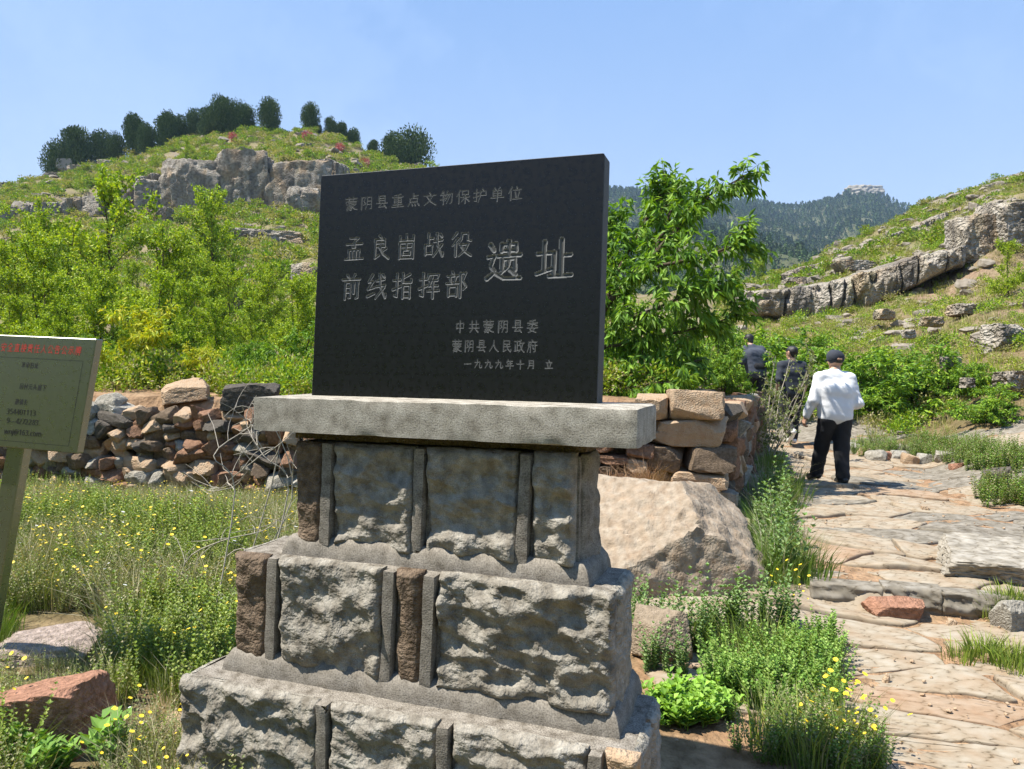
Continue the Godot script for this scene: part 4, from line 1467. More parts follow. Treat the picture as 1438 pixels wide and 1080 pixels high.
func build_walls() -> void:
	var rng := RandomNumberGenerator.new()
	rng.seed = 404
	var shapes := []
	for k in 16:
		shapes.append(broken(rng, Vector3.ONE, 3, rng.randf_range(0.2, 0.75), 0.028, 12))
	var blocks := []
	for k in 6:
		blocks.append(broken(rng, Vector3.ONE, 3, 0.86, 0.035, 8))
	var tints := ["stone_red", "stone_red", "stone_brown", "stone_tan", "stone_tan", "stone_brown", "stone_pale", "stone_dark", "stone_grey", "stone_red"]
	var dir := Vector3(WALL_B.x - WALL_A.x, 0, WALL_B.y - WALL_A.y).normalized()
	var out := Vector3(-dir.z, 0, dir.x)
	if out.z < 0.0:
		out = -out
	var origin := Vector3(WALL_A.x, 0, WALL_A.y)
	# the rubble run beside the grass
	var base := origin + dir * 5.0
	var wall := thing("dry_stone_wall", "low tumbledown dry stone wall of small reddish rubble behind the flowery grass", "wall", Vector3(base.x, 0.2, base.z))
	var s := 3.1
	var row := 0
	var low := 0.0
	while low < 1.06:
		var h := rng.randf_range(0.085, 0.145)
		s = 3.1 + rng.randf() * 0.2
		while s < 9.75:
			var w := rng.randf_range(0.10, 0.24) if rng.randf() < 0.8 else rng.randf_range(0.24, 0.38)
			var hidden := s > 7.3 and s < 9.2
			if hidden:
				w *= 2.4
			var p := origin + dir * (s + w * 0.5)
			var foot := near_y(p.x, -p.z) - 0.05
			var top := 1.10 + 0.10 * noise.get_noise_2d(p.x * 14.0, 3.0)
			var y := foot + low * (top - foot) / 1.06 + h * 0.5
			if y < top:
				var g := h * rng.randf_range(0.95, 1.55)
				var o := part("stone", shapes[rng.randi() % shapes.size()], M[tints[rng.randi() % tints.size()]], wall)
				o.basis = Basis.from_euler(Vector3(rng.randfn() * 0.26, atan2(-dir.z, dir.x) + rng.randfn() * 0.35, rng.randfn() * 0.26)) * Basis.from_scale(Vector3(w * 1.12, g, rng.randf_range(0.22, 0.36)))
				o.position = p + out * (rng.randf_range(-0.08, 0.07) + 0.02 - low * 0.16) + Vector3(0, y, 0) - wall.position
			s += w * 0.98
		low += h * 0.95
		row += 1
	var bank := PackedVector3Array()
	var bi := PackedInt32Array()
	wall_core(origin, dir, out, 3.0, 10.2, 1.02, bank, bi)
	for k in bank.size():
		bank[k] -= wall.position
	part("earth_fill", smooth_mesh(bank, bi), M["stone_brown"], wall)
	# the squared corner beside the path
	var corner := Vector3(WALL_B.x, 0, WALL_B.y)
	var c := thing("dry_stone_wall", "squared stone corner of the terrace wall standing beside the path", "wall", corner)
	var big := [[940, 1017, 547, 590, "stone_tan"], [893, 941, 556, 590, "stone_tan"], [919, 1019, 589, 627, "stone_tan"], [967, 1027, 626, 662, "stone_brown"], [904, 958, 628, 662, "stone_brown"], [945, 1022, 661, 689, "stone_tan"], [966, 1029, 687, 745, "stone_grey"], [836, 882, 638, 652, "stone_red"], [836, 864, 652, 668, "stone_brown"], [880, 909, 644, 664, "stone_tan"], [880, 920, 622, 643, "stone_red"], [858, 905, 600, 624, "stone_brown"], [836, 862, 610, 636, "stone_red"], [850, 900, 664, 690, "stone_red"], [905, 950, 664, 700, "stone_brown"], [836, 880, 690, 730, "stone_brown"], [884, 925, 700, 740, "stone_brown"], [925, 968, 698, 745, "stone_tan"], [838, 870, 575, 606, "stone_tan"], [866, 896, 566, 598, "stone_brown"]]
	for b in big:
		var p0 := wall_point(b[0], b[2])
		var p1 := wall_point(b[1], b[3])
		var m := blocks[rng.randi() % blocks.size()] as ArrayMesh
		var o := part("stone", m, M[b[4]], c)
		o.basis = Basis.from_euler(Vector3(rng.randfn() * 0.04, atan2(-dir.z, dir.x) + rng.randfn() * 0.06, rng.randfn() * 0.03)) * Basis.from_scale(Vector3(absf(p1.x - p0.x) * 1.10, absf(p0.y - p1.y) * 1.08, rng.randf_range(0.36, 0.5)))
		o.position = (p0 + p1) * 0.5 + out * (-0.14 + rng.randf_range(-0.03, 0.03)) - corner
	# its return along the path
	var rd := Vector3(WALL_C.x - WALL_B.x, 0, WALL_C.y - WALL_B.y).normalized()
	var ro := Vector3(-rd.z, 0, rd.x)
	if ro.x < 0.0:
		ro = -ro
	low = 0.0
	while low < 1.25:
		var h := rng.randf_range(0.13, 0.24)
		s = 0.22 + rng.randf() * 0.15
		while s < 5.5:
			var w := rng.randf_range(0.2, 0.5)
			var p := corner + rd * (s + w * 0.5)
			var top := lerpf(1.32, 1.08, s / 5.5) + 0.07 * noise.get_noise_2d(p.z * 14.0, 3.0)
			var y := near_y(p.x, -p.z) - 0.05 + low + h * 0.5
			if y < top:
				var o := part("stone", shapes[rng.randi() % shapes.size()], M[tints[rng.randi() % tints.size()]], c)
				o.basis = Basis.from_euler(Vector3(rng.randfn() * 0.1, atan2(-rd.z, rd.x) + rng.randfn() * 0.12, rng.randfn() * 0.1)) * Basis.from_scale(Vector3(w * 1.12, h * rng.randf_range(1.0, 1.35), rng.randf_range(0.3, 0.42)))
				o.position = p + ro * (rng.randf_range(-0.04, 0.04) - 0.10) + Vector3(0, y, 0) - corner
			s += w * 0.97
		low += h * 0.95
	bank = PackedVector3Array()
	bi = PackedInt32Array()
	wall_core(corner, rd, ro, 0.25, 5.6, 1.0, bank, bi)
	for k in bank.size():
		bank[k] -= corner
	part("earth_fill", smooth_mesh(bank, bi), M["stone_brown"], c)

func wall_core(origin: Vector3, dir: Vector3, out: Vector3, s0: float, s1: float, top: float, v: PackedVector3Array, idx: PackedInt32Array) -> void:
	var n := 50
	for i in n:
		var p := origin + dir * lerpf(s0, s1, i / float(n - 1))
		var g := noise.get_noise_2d(p.x * 20.0, p.z * 20.0) * 0.05
		v.append(p - out * 0.08 + Vector3(0, -0.15, 0))
		v.append(p - out * (0.16 + g) + Vector3(0, top * 0.5, 0))
		v.append(p - out * 0.24 + Vector3(0, top + g, 0))
		v.append(p - out * 0.60 + Vector3(0, top + g + 0.02, 0))
	for i in n - 1:
		for k in 3:
			var a := i * 4 + k
			idx.append_array([a, a + 1, a + 4, a + 1, a + 5, a + 4])

func lone_rock(called: String, label: String, rng: RandomNumberGenerator, px0: float, px1: float, py0: float, py1: float, material: String, opts := {}) -> MeshInstance3D:
	# a stone that covers those photograph columns and rows and stands on the ground
	var foot := on_ground((px0 + px1) * 0.5, py1)
	if opts.has("depth"):
		foot = at_depth((px0 + px1) * 0.5, py1, opts["depth"])
	var d := -foot.z
	var w := (px1 - px0) * d / FOCAL
	var h := (py1 - py0) * d / FOCAL * float(opts.get("tall", 1.0)) + 0.06
	var size := Vector3(w, h, float(opts.get("thick", w * 0.8)))
	var m := broken(rng, size, opts.get("level", 3), opts.get("boxy", 0.45), opts.get("grain", 0.035), opts.get("cuts", 9), opts.get("extra", []))
	var o := part(called, m, M[material], self, foot + Vector3(0, h * 0.5 - 0.05, -size.z * float(opts.get("back", 0.3))))
	o.rotation = Vector3(0, opts.get("turn", rng.randf_range(-0.4, 0.4)), opts.get("roll", 0.0))
	tag(o, label, "rock", opts.get("group", ""))
	return o

func build_rocks() -> void:
	var rng := RandomNumberGenerator.new()
	rng.seed = 91
	# the big tilted boulder: [normal, distance] planes in its own half sizes
	var shape := [[Vector3(-0.34, 0.82, 0.46).normalized(), 0.62], [Vector3(0.22, 0.16, 0.96).normalized(), 0.60], [Vector3(0.62, 0.70, 0.30).normalized(), 0.78], [Vector3(0.95, 0.05, 0.3).normalized(), 0.92], [Vector3(-0.5, -0.1, 0.85).normalized(), 1.05]]
	var bm := broken(rng, Vector3(1.75, 1.5, 1.45), 5, 0.9, 0.032, 4, shape)
	var bo := part("boulder", bm, M["stone_boulder"], self, Vector3(1.02, 0.05, -5.5))
	tag(bo, "large tilted pale boulder with a flat sloping top beside the plinth", "rock")
	lone_rock("boulder", "small rounded brown boulder among weeds at the foot of the large boulder", rng, 892, 976, 866, 928, "stone_brownrock", {"level": 4, "boxy": 0.15, "thick": 0.34, "turn": 0.3})
	lone_rock("boulder", "reddish angular rock lying in the flowery grass", rng, -60, 114, 986, 1062, "stone_redrock", {"level": 4, "boxy": 0.6, "thick": 0.36, "turn": 0.15})
	lone_rock("flat_stone", "flat pinkish stone half sunk in the grass below the notice board", rng, -30, 118, 884, 926, "stone_pink", {"level": 4, "boxy": 0.7, "thick": 0.5, "tall": 0.45, "turn": 0.0})
	lone_rock("flat_stone", "pale flat stone lying at the left foot of the plinth", rng, 150, 262, 1040, 1078, "stone_tan", {"level": 4, "boxy": 0.8, "thick": 0.5, "tall": 0.3, "turn": -0.2})
	lone_rock("long_stone", "long pale stone resting on top of the rubble wall", rng, 223, 292, 538, 560, "stone_tan", {"depth": 8.35, "level": 4, "boxy": 0.5, "thick": 0.25, "roll": 0.08, "turn": 0.0})
	lone_rock("dark_block", "dark grey block standing on the rubble wall beside the concrete cap", rng, 309, 388, 540, 574, "stone_dark", {"depth": 8.0, "level": 4, "boxy": 0.85, "thick": 0.35, "turn": 0.1})
	lone_rock("round_stone", "rounded grey stone on the wall top beside the notice board", rng, 131, 167, 554, 578, "stone_grey", {"depth": 8.2, "level": 3, "boxy": 0.2, "thick": 0.25})
	lone_rock("brick_red_stone", "brick-red flat stone lying against the step in the path", rng, 1222, 1293, 842, 868, "stone_redrock", {"level": 4, "boxy": 0.75, "thick": 0.16, "turn": -0.12, "back": 0.0})
	lone_rock("cracked_slab", "big grey cracked rock slab beside the path", rng, 1348, 1520, 738, 818, "cracked_stone", {"level": 5, "boxy": 0.75, "thick": 0.85, "tall": 0.42, "turn": -0.35, "grain": 0.05, "cuts": 6})
	lone_rock("edge_stone", "grey-brown angular stone beside the step in the path", rng, 1404, 1452, 846, 886, "stone_grey", {"level": 3, "boxy": 0.5})
	lone_rock("edge_stone", "small dark stone in the weeds at the outer path edge", rng, 1384, 1424, 660, 692, "stone_dark", {"level": 3, "boxy": 0.3})
	var px := 1192.0
	var kinds := ["stone_pale", "stone_tan", "stone_grey", "stone_redrock", "stone_pale", "stone_tan"]
	var k := 0
	while px < 1340.0:
		var w := rng.randf_range(13.0, 30.0)
		var base := 640.0 + (px - 1192.0) * 0.10 + rng.randf_range(-5.0, 9.0)
		lone_rock("kerb_rock", "loose rock in the row along the far side of the path", rng, px, px + w, base - w * 0.55, base, kinds[k % 6], {"level": 3, "boxy": 0.4, "group": "loose rocks lining the far side of the path"})
		px += w * rng.randf_range(0.55, 0.85)
		k += 1
	for q in [[1180, 905, 8], [1330, 880, 9], [1240, 960, 6], [1010, 1000, 7], [1295, 720, 7], [1210, 760, 6], [1385, 930, 9], [1120, 1020, 6], [1060, 960, 8]]:
		lone_rock("pebble", "small loose pebble on the bare ground of the path", rng, q[0], q[0] + q[2] * 1.6, q[1] - q[2], q[1], "stone_tan", {"level": 2, "group": "pebbles lying on the path"})

# ---------------------------------------------------------------- rock bands of the hills
func build_outcrops() -> void:
	var rng := RandomNumberGenerator.new()
	rng.seed = 313
	# [left, right, top, bottom, depth, thickness factor]
	var left := [[186, 238, 248, 300, 87, 0.8], [228, 306, 220, 296, 87.5, 0.7], [296, 382, 217, 296, 87.5, 0.6], [376, 460, 222, 296, 87, 0.6], [448, 482, 226, 268, 90, 0.9], [-6, 26, 294, 322, 84, 1.0], [22, 68, 284, 318, 85, 0.9], [92, 142, 277, 308, 86, 0.9], [140, 190, 262, 300, 88, 0.9]]
	band("rock_ledge", "long grey cliff band joining the blocks on the left hillside", [[150, 272, 296, 90], [190, 256, 296, 90], [232, 236, 294, 90.5], [300, 230, 294, 90.5], [380, 234, 292, 90], [450, 232, 290, 90], [490, 240, 282, 91]], 3.4)
	band("rock_ledge", "lower grey cliff band at the foot of the bare crest slope", [[-60, 300, 326, 83], [0, 296, 322, 83.5], [60, 287, 316, 84.5], [110, 279, 310, 85.5], [150, 272, 304, 87], [195, 258, 300, 88]], 2.2)
	for b in left:
		outcrop(rng, b, "grey streaked limestone cliff block on the left hillside below the cypresses", "cliff blocks on the left hillside")
	for b in [[325, 425, 322, 352, 62, 0.7], [268, 332, 368, 396, 52, 0.8], [412, 452, 370, 402, 46, 0.9], [290, 312, 380, 402, 50, 0.9], [205, 240, 290, 312, 78, 0.8], [400, 448, 262, 300, 78, 0.6], [372, 412, 396, 418, 44, 0.8]]:
		outcrop(rng, b, "low brownish rock ledge showing through the left hillside scrub", "rock ledges in the left hillside scrub")
	for b in [[95, 140, 232, 250, 112, 0.8], [60, 98, 242, 256, 112, 0.8], [140, 185, 226, 240, 113, 0.8], [0, 40, 258, 272, 108, 0.8], [360, 405, 200, 216, 112, 0.8], [270, 312, 196, 210, 114, 0.6], [420, 470, 208, 222, 110, 0.7], [486, 525, 216, 230, 110, 0.7]]:
		outcrop(rng, b, "small brown rock outcrop just under the hill crest with cypresses", "small outcrops under the cypress crest")
	var pale := outcrop(rng, [78, 101, 224, 240, 116, 0.7], "pale pointed boulder on the left hill crest beside the first cypress", "")
	pale.material_override = M["stone_pale"]
	band("rock_ledge", "long rounded grey ledge with pale streaks crossing the right hillside", [[1030, 412, 440, 32.4], [1060, 410, 444, 31.8], [1092, 408, 446, 31.4], [1131, 401, 446, 30.9], [1165, 394, 442, 30.3], [1214, 382, 432, 29.5], [1250, 373, 420, 29.1], [1281, 364, 406, 28.8], [1312, 356, 390, 28.4], [1346, 347, 374, 28.0], [1378, 330, 366, 27.8]], 1.2)
	band("rock_ledge", "thin upper ledge of broken grey strata above the long rounded ledge", [[1100, 384, 400, 41.0], [1150, 368, 388, 42.0], [1200, 350, 374, 43.0], [1250, 330, 354, 44.0], [1300, 310, 334, 45.0], [1345, 292, 316, 46.0], [1390, 276, 300, 47.0]], 0.9)
	outcrop(rng, [1350, 1404, 300, 366, 28.6, 0.9], "jutting tan rock head overhanging the right hillside", "")
	outcrop(rng, [1392, 1470, 280, 338, 28.4, 0.9], "tall pale streaked rock face at the top of the right hillside", "")
	for b in [[1180, 1228, 366, 380, 37, 0.8], [1262, 1300, 340, 354, 38, 0.8], [1330, 1372, 318, 332, 38, 0.8], [1105, 1140, 388, 400, 38, 0.8], [1300, 1352, 296, 306, 52, 0.8]]:
		outcrop(rng, b, "thin grey rock stratum showing on the upper right hillside", "rock strata on the upper right hillside")
	for b in [[1392, 1440, 455, 496, 17, 0.8], [1345, 1378, 424, 442, 22, 0.9], [1300, 1326, 444, 458, 20, 0.9], [1404, 1440, 520, 545, 13.5, 0.8], [1232, 1256, 434, 448, 24, 0.9], [1326, 1350, 500, 516, 15, 0.8], [1370, 1396, 470, 486, 17.5, 0.9], [1352, 1370, 530, 544, 13.8, 0.9], [1270, 1286, 462, 474, 19, 0.9]]:
		outcrop(rng, b, "weathered rock lying in the scrub of the lower right hillside", "rocks in the lower right hillside scrub")

func band(called: String, label: String, line: Array, bulge: float) -> void:
	# a rounded, undercut rock band: [column, top row, bottom row, depth] stations joined by a rough skin
	var root := at_depth(line[0][0], line[0][2], line[0][3])
	var n := 320
	var out := Vector3(-0.2, 0, 0.98)
	var v := PackedVector3Array()
	var col := PackedColorArray()
	var idx := PackedInt32Array()
	var prof := [[1.14, -2.2], [1.07, -1.0], [1.02, -0.2], [1.0, 0.0], [0.95, 0.07], [0.84, 0.10], [0.7, 0.12], [0.56, 0.13], [0.42, 0.12], [0.28, 0.09], [0.14, 0.05], [0.04, -0.06], [-0.02, -0.5], [-0.06, -1.5]]
	for i in n:
		var f := i / float(n - 1) * (line.size() - 1)
		var k := mini(int(f), line.size() - 2)
		var t := f - k
		var a: Array = line[k]
		var b: Array = line[k + 1]
		var px := lerpf(a[0], b[0], t)
		var d := lerpf(a[3], b[3], t)
		var top := at_depth(px, lerpf(a[1], b[1], t), d)
		var low := at_depth(px, lerpf(a[2], b[2], t), d)
		var taper := smoothstep(0.0, 0.06, i / float(n)) * smoothstep(1.0, 0.92, i / float(n))
		for q in prof:
			var p: Vector3 = low.lerp(top, q[0]) + out * q[1] * bulge
			var g := noise.get_noise_3dv(p * 9.0) * 0.26 + noise_b.get_noise_3d(p.x * 22.0, p.y * 60.0, p.z * 22.0) * 0.16 + noise.get_noise_3dv(p * 70.0) * 0.07
			var block := floorf((noise.get_noise_2d(p.x * 6.0, 8.0) + 1.0) * 4.0) / 4.0 - 1.0
			var crack := noise.get_noise_2d(p.x * 13.0, 55.0 + p.y * 2.0)
			p -= out * 0.35 * bulge * exp(-pow(crack / 0.045, 2.0))
			p += (out + Vector3(0, 0.3, 0)) * (g + block * 0.35) * bulge - out * (1.0 - taper) * bulge
			v.append(p - root)
			var s := noise.get_noise_3d(p.x * 22.0, p.y * 2.0, p.z * 4.0) * 0.5 + 0.5
			var w := noise_b.get_noise_3d(p.x * 6.0, p.y * 5.0, p.z * 6.0) * 0.5 + 0.5
			var c := Color(0.75, 0.73, 0.70).lerp(Color(1.35, 1.31, 1.24), smoothstep(0.35, 0.7, s))
			c = c.lerp(Color(1.15, 0.86, 0.62), smoothstep(0.5, 0.75, w) * 0.7)
			c = c.lerp(Color(0.42, 0.42, 0.44), smoothstep(0.62, 0.78, 1.0 - s) * 0.8)
			col.append(c)
	var m := prof.size()
	for i in n - 1:
		for k in m - 1:
			var a := i * m + k
			idx.append_array([a, a + m, a + 1, a + 1, a + m, a + m + 1])
	var o := part(called, smooth_mesh(v, idx, col), M["cliff"], self, root)
	tag(o, label, "rock")

func outcrop(rng: RandomNumberGenerator, b: Array, label: String, group: String) -> MeshInstance3D:
	var p0 := at_depth(b[0], b[2], b[4])
	var p1 := at_depth(b[1], b[3], b[4])
	var size := Vector3(absf(p1.x - p0.x) * 1.08, absf(p0.y - p1.y) * 1.12, 0.0)
	size.z = maxf(size.x, size.y) * b[5]
	var slope := (at_depth(b[1], b[2], b[4]) - p0)
	var m := broken(rng, size, 4, 0.78, 0.05, 10, [], true)
	var o := part("rock_outcrop", m, M["cliff"], self, (p0 + p1) * 0.5 + Vector3(0, -size.y * 0.05, -size.z * 0.26))
	o.rotation.y = rng.randf_range(-0.25, 0.25)
	tag(o, label, "rock", group)
	return o

# ---------------------------------------------------------------- plants
func add_leaf(v: PackedVector3Array, col: PackedColorArray, p: Vector3, dir: Vector3, side: Vector3, length: float, width: float, c: Color, long := false) -> void:
	var up := side.cross(dir)
	if long:
		var m := p + dir * length * 0.45
		var bend := Vector3(0, -length * 0.16, 0)
		var tip := p + dir * length + bend
		var l := m + side * width + up * width * 0.35
		var r := m - side * width + up * width * 0.35
		v.append_array([p, l, m, p, m, r, l, tip, m, m, tip, r])
		col.append_array([c, c, c, c, c, c, c, c, c, c, c, c])
	else:
		var tip := p + dir * length
		var m := p + dir * length * 0.45
		v.append_array([p, m + side * width + up * width * 0.4, tip, p, tip, m - side * width + up * width * 0.4])
		col.append_array([c, c, c, c, c, c])

func random_dir(rng: RandomNumberGenerator) -> Vector3:
	return Vector3(rng.randfn(), rng.randfn(), rng.randfn()).normalized()

# limbs: [points, radius at the start, radius at the end, share of the length that is bare]
func grow(rng: RandomNumberGenerator, limbs: Array, o: Dictionary) -> Array:
	var wv := PackedVector3Array()
	var wi := PackedInt32Array()
	var lv := PackedVector3Array()
	var lc := PackedColorArray()
	var palette: Array = o["palette"]
	var droop: float = o.get("droop", 0.2)
	var llen: float = o["leaf"]
	var lwid: float = o.get("leaf_width", 0.28) * llen
	var long: bool = o.get("long", false)
	for limb in limbs:
		var pts: PackedVector3Array = limb[0]
		var radii := PackedFloat32Array()
		var total := 0.0
		for i in pts.size():
			radii.append(lerpf(limb[1], limb[2], i / float(pts.size() - 1)))
			if i:
				total += pts[i].distance_to(pts[i - 1])
		tube(pts, radii, o.get("sides", 6), wv, wi)
		if limb[3] >= 1.0:
			continue
		var count := int(total * (1.0 - limb[3]) * float(o["twigs"])) + 1
		for k in count:
			var t: float = lerpf(limb[3], 1.0, (k + rng.randf()) / count)
			var f := t * (pts.size() - 1)
			var i := mini(int(f), pts.size() - 2)
			var p := pts[i].lerp(pts[i + 1], f - i)
			var axis := (pts[i + 1] - pts[i]).normalized()
			var d := (random_dir(rng) + axis * 0.7 + Vector3(0, o.get("lift", 0.3), 0)).normalized()
			var tl: float = float(o["twig"]) * rng.randf_range(0.5, 1.2) * (1.0 - 0.4 * t)
			var q := p + d * tl
			var mid := p.lerp(q, 0.5) + Vector3(0, tl * 0.06, 0)
			if o.get("twig_wood", true):
				tube(PackedVector3Array([p, mid, q]), PackedFloat32Array([limb[2] * 0.7, limb[2] * 0.45, limb[2] * 0.2]), 3, wv, wi)
			var n := int(o["leaves"] * rng.randf_range(0.7, 1.3))
			for j in n:
				var s := rng.randf_range(0.12, 1.05)
				var b := p.lerp(q, s) + random_dir(rng) * tl * float(o.get("loose", 0.10))
				var ld := (random_dir(rng) * 0.8 + d * 0.5 + Vector3(0, -droop, 0)).normalized()
				var side := ld.cross(random_dir(rng)).normalized()
				var c: Color = palette[rng.randi() % palette.size()]
				var g := rng.randf_range(0.8, 1.2)
				add_leaf(lv, lc, b, ld, side, llen * rng.randf_range(0.7, 1.2), lwid, Color(c.r * g, c.g * g, c.b * g), long)
	return [smooth_mesh(wv, wi), raw_mesh(lv, PackedInt32Array(), lc)]

func bent(rng: RandomNumberGenerator, a: Vector3, b: Vector3, n: int, sway: float) -> PackedVector3Array:
	var pts := PackedVector3Array()
	var off := random_dir(rng) * sway
	for i in n + 1:
		var t := i / float(n)
		pts.append(a.lerp(b, t) + off * sin(t * PI) + random_dir(rng) * sway * 0.18 * sin(t * PI))
	return pts

func tree_limbs(rng: RandomNumberGenerator, h: float, spread: float, branches: int, thick: float, bare := 0.12) -> Array:
	var limbs := []
	var stems := 1 + int(rng.randf() < 0.4)
	for s in stems:
		var top := Vector3(rng.randfn() * spread * 0.15, h * rng.randf_range(0.82, 0.98), rng.randfn() * spread * 0.15)
		var trunk := bent(rng, Vector3(s * 0.1, -0.1, 0), top, 8, h * 0.04)
		limbs.append([trunk, thick, thick * 0.15, 0.35])
		for k in branches:
			var t := rng.randf_range(bare, 0.9)
			var f := t * 8.0
			var i := mini(int(f), 7)
			var p := trunk[i].lerp(trunk[i + 1], f - i)
			var a := TAU * (k * 0.382 + rng.randf() * 0.15)
			var reach := spread * rng.randf_range(0.55, 1.0) * (1.15 - 0.75 * t)
			var q := p + Vector3(cos(a) * reach, h * rng.randf_range(0.08, 0.26), sin(a) * reach)
			var limb := bent(rng, p, q, 5, reach * 0.10)
			limbs.append([limb, thick * 0.45 * (1.1 - t), thick * 0.10, 0.15])
			for m in 2:
				var j := rng.randi_range(1, 4)
				var e := limb[j] + (random_dir(rng) * 0.8 + (q - p).normalized() * 0.6 + Vector3(0, 0.35, 0)).normalized() * reach * 0.5
				limbs.append([bent(rng, limb[j], e, 3, reach * 0.05), thick * 0.18, thick * 0.06, 0.05])
	return limbs

func plant(called: String, label: String, category: String, meshes: Array, at: Vector3, group := "", leaf_mat := "leaf", wood := "bark") -> Node3D:
	var o := thing(called, label, category, at, group)
	part("trunk", meshes[0], M[wood], o)
	part("crown", meshes[1], M[leaf_mat], o)
	return o

func cypress_crown(rng: RandomNumberGenerator, narrow: float) -> Array:
	var wv := PackedVector3Array()
	var wi := PackedInt32Array()
	tube(bent(rng, Vector3(0, -0.3, 0), Vector3(0, 5.0, 0), 5, 0.06), PackedFloat32Array([0.13, 0.12, 0.1, 0.08, 0.05, 0.02]), 6, wv, wi)
	var v := PackedVector3Array()
	var col := PackedColorArray()
	var lumps := []
	for k in 26:
		var t := k / 25.0
		var a := rng.randf() * TAU
		var r := narrow * 0.5 * sqrt(maxf(0.0, 1.0 - pow(2.0 * t - 1.0, 2.0) * 0.85)) * rng.randf_range(0.5, 1.1)
		lumps.append([Vector3(cos(a) * r, 1.1 + t * 3.6, sin(a) * r), narrow * rng.randf_range(0.45, 0.75) * (1.05 - 0.25 * t)])
	for k in 7000:
		var l: Array = lumps[rng.randi() % lumps.size()]
		var d := random_dir(rng)
		var p: Vector3 = l[0] + Vector3(d.x, d.y * 1.25, d.z) * l[1] * pow(rng.randf(), 0.3)
		var up := (Vector3(d.x * 0.5, 1.0, d.z * 0.5) + random_dir(rng) * 0.4).normalized()
		var c := Color(0.04, 0.08, 0.022).lerp(Color(0.115, 0.16, 0.045), rng.randf())
		add_leaf(v, col, p, up, up.cross(random_dir(rng)).normalized(), rng.randf_range(0.18, 0.36), 0.075, c)
	return [smooth_mesh(wv, wi), raw_mesh(v, PackedInt32Array(), col)]

func scrub_mesh(rng: RandomNumberGenerator, leaves: int, leaf: float, palette: Array, tall := 0.8) -> ArrayMesh:
	# a low bush, about one metre wide
	var v := PackedVector3Array()
	var col := PackedColorArray()
	var lumps := []
	for k in 7:
		lumps.append(Vector3(rng.randf_range(-0.3, 0.3), rng.randf_range(0.2, 0.62) * tall, rng.randf_range(-0.3, 0.3)))
	for k in leaves:
		var d := random_dir(rng)
		var p: Vector3 = lumps[rng.randi() % 7] + d * 0.27 * pow(rng.randf(), 0.45)
		p.y = maxf(p.y, 0.0)
		var ld := (d + random_dir(rng) * 0.8 + Vector3(0, 0.3, 0)).normalized()
		var c: Color = palette[rng.randi() % palette.size()]
		var g := rng.randf_range(0.75, 1.2)
		add_leaf(v, col, p, ld, ld.cross(random_dir(rng)).normalized(), leaf * rng.randf_range(0.7, 1.3), leaf * 0.3, Color(c.r * g, c.g * g, c.b * g))
	return raw_mesh(v, PackedInt32Array(), col)

func tuft_mesh(rng: RandomNumberGenerator, blades: int, tall: float, wide: float, splay: float, palette: Array, blade := 0.004) -> ArrayMesh:
	var v := PackedVector3Array()
	var col := PackedColorArray()
	for k in blades:
		var a := rng.randf() * TAU
		var r := wide * sqrt(rng.randf())
		var p := Vector3(cos(a) * r, -0.02, sin(a) * r)
		var lean := Vector3(cos(a), 0, sin(a)) * splay * rng.randf_range(0.2, 1.0) + random_dir(rng) * splay * 0.4
		lean.y = 0.0
		var h := tall * rng.randf_range(0.5, 1.1)
		var m := p + Vector3(0, h * 0.6, 0) + lean * h * 0.35
		var t := p + Vector3(0, h * 0.95, 0) + lean * h
		var s := Vector3(-sin(a + 1.0), 0, cos(a + 1.0)) * blade * rng.randf_range(0.7, 1.3)
		var c: Color = palette[rng.randi() % palette.size()]
		var g := rng.randf_range(0.8, 1.2)
		c = Color(c.r * g, c.g * g, c.b * g)
		v.append_array([p - s, m - s * 0.8, p + s, p + s, m - s * 0.8, m + s * 0.8, m - s * 0.8, t, m + s * 0.8])
		for q in 9:
			col.append(c)
	return raw_mesh(v, PackedInt32Array(), col)

const SPRING := [Color(0.29, 0.42, 0.026), Color(0.38, 0.49, 0.032), Color(0.45, 0.53, 0.042), Color(0.17, 0.28, 0.022)]
const DEEP := [Color(0.12, 0.25, 0.024), Color(0.18, 0.34, 0.03), Color(0.27, 0.43, 0.04), Color(0.085, 0.175, 0.02)]
const GOLD := [Color(0.54, 0.54, 0.035), Color(0.46, 0.51, 0.04), Color(0.34, 0.45, 0.04), Color(0.58, 0.53, 0.03)]
const DRYISH := [Color(0.31, 0.31, 0.09), Color(0.38, 0.36, 0.15), Color(0.25, 0.29, 0.06), Color(0.42, 0.36, 0.20)]

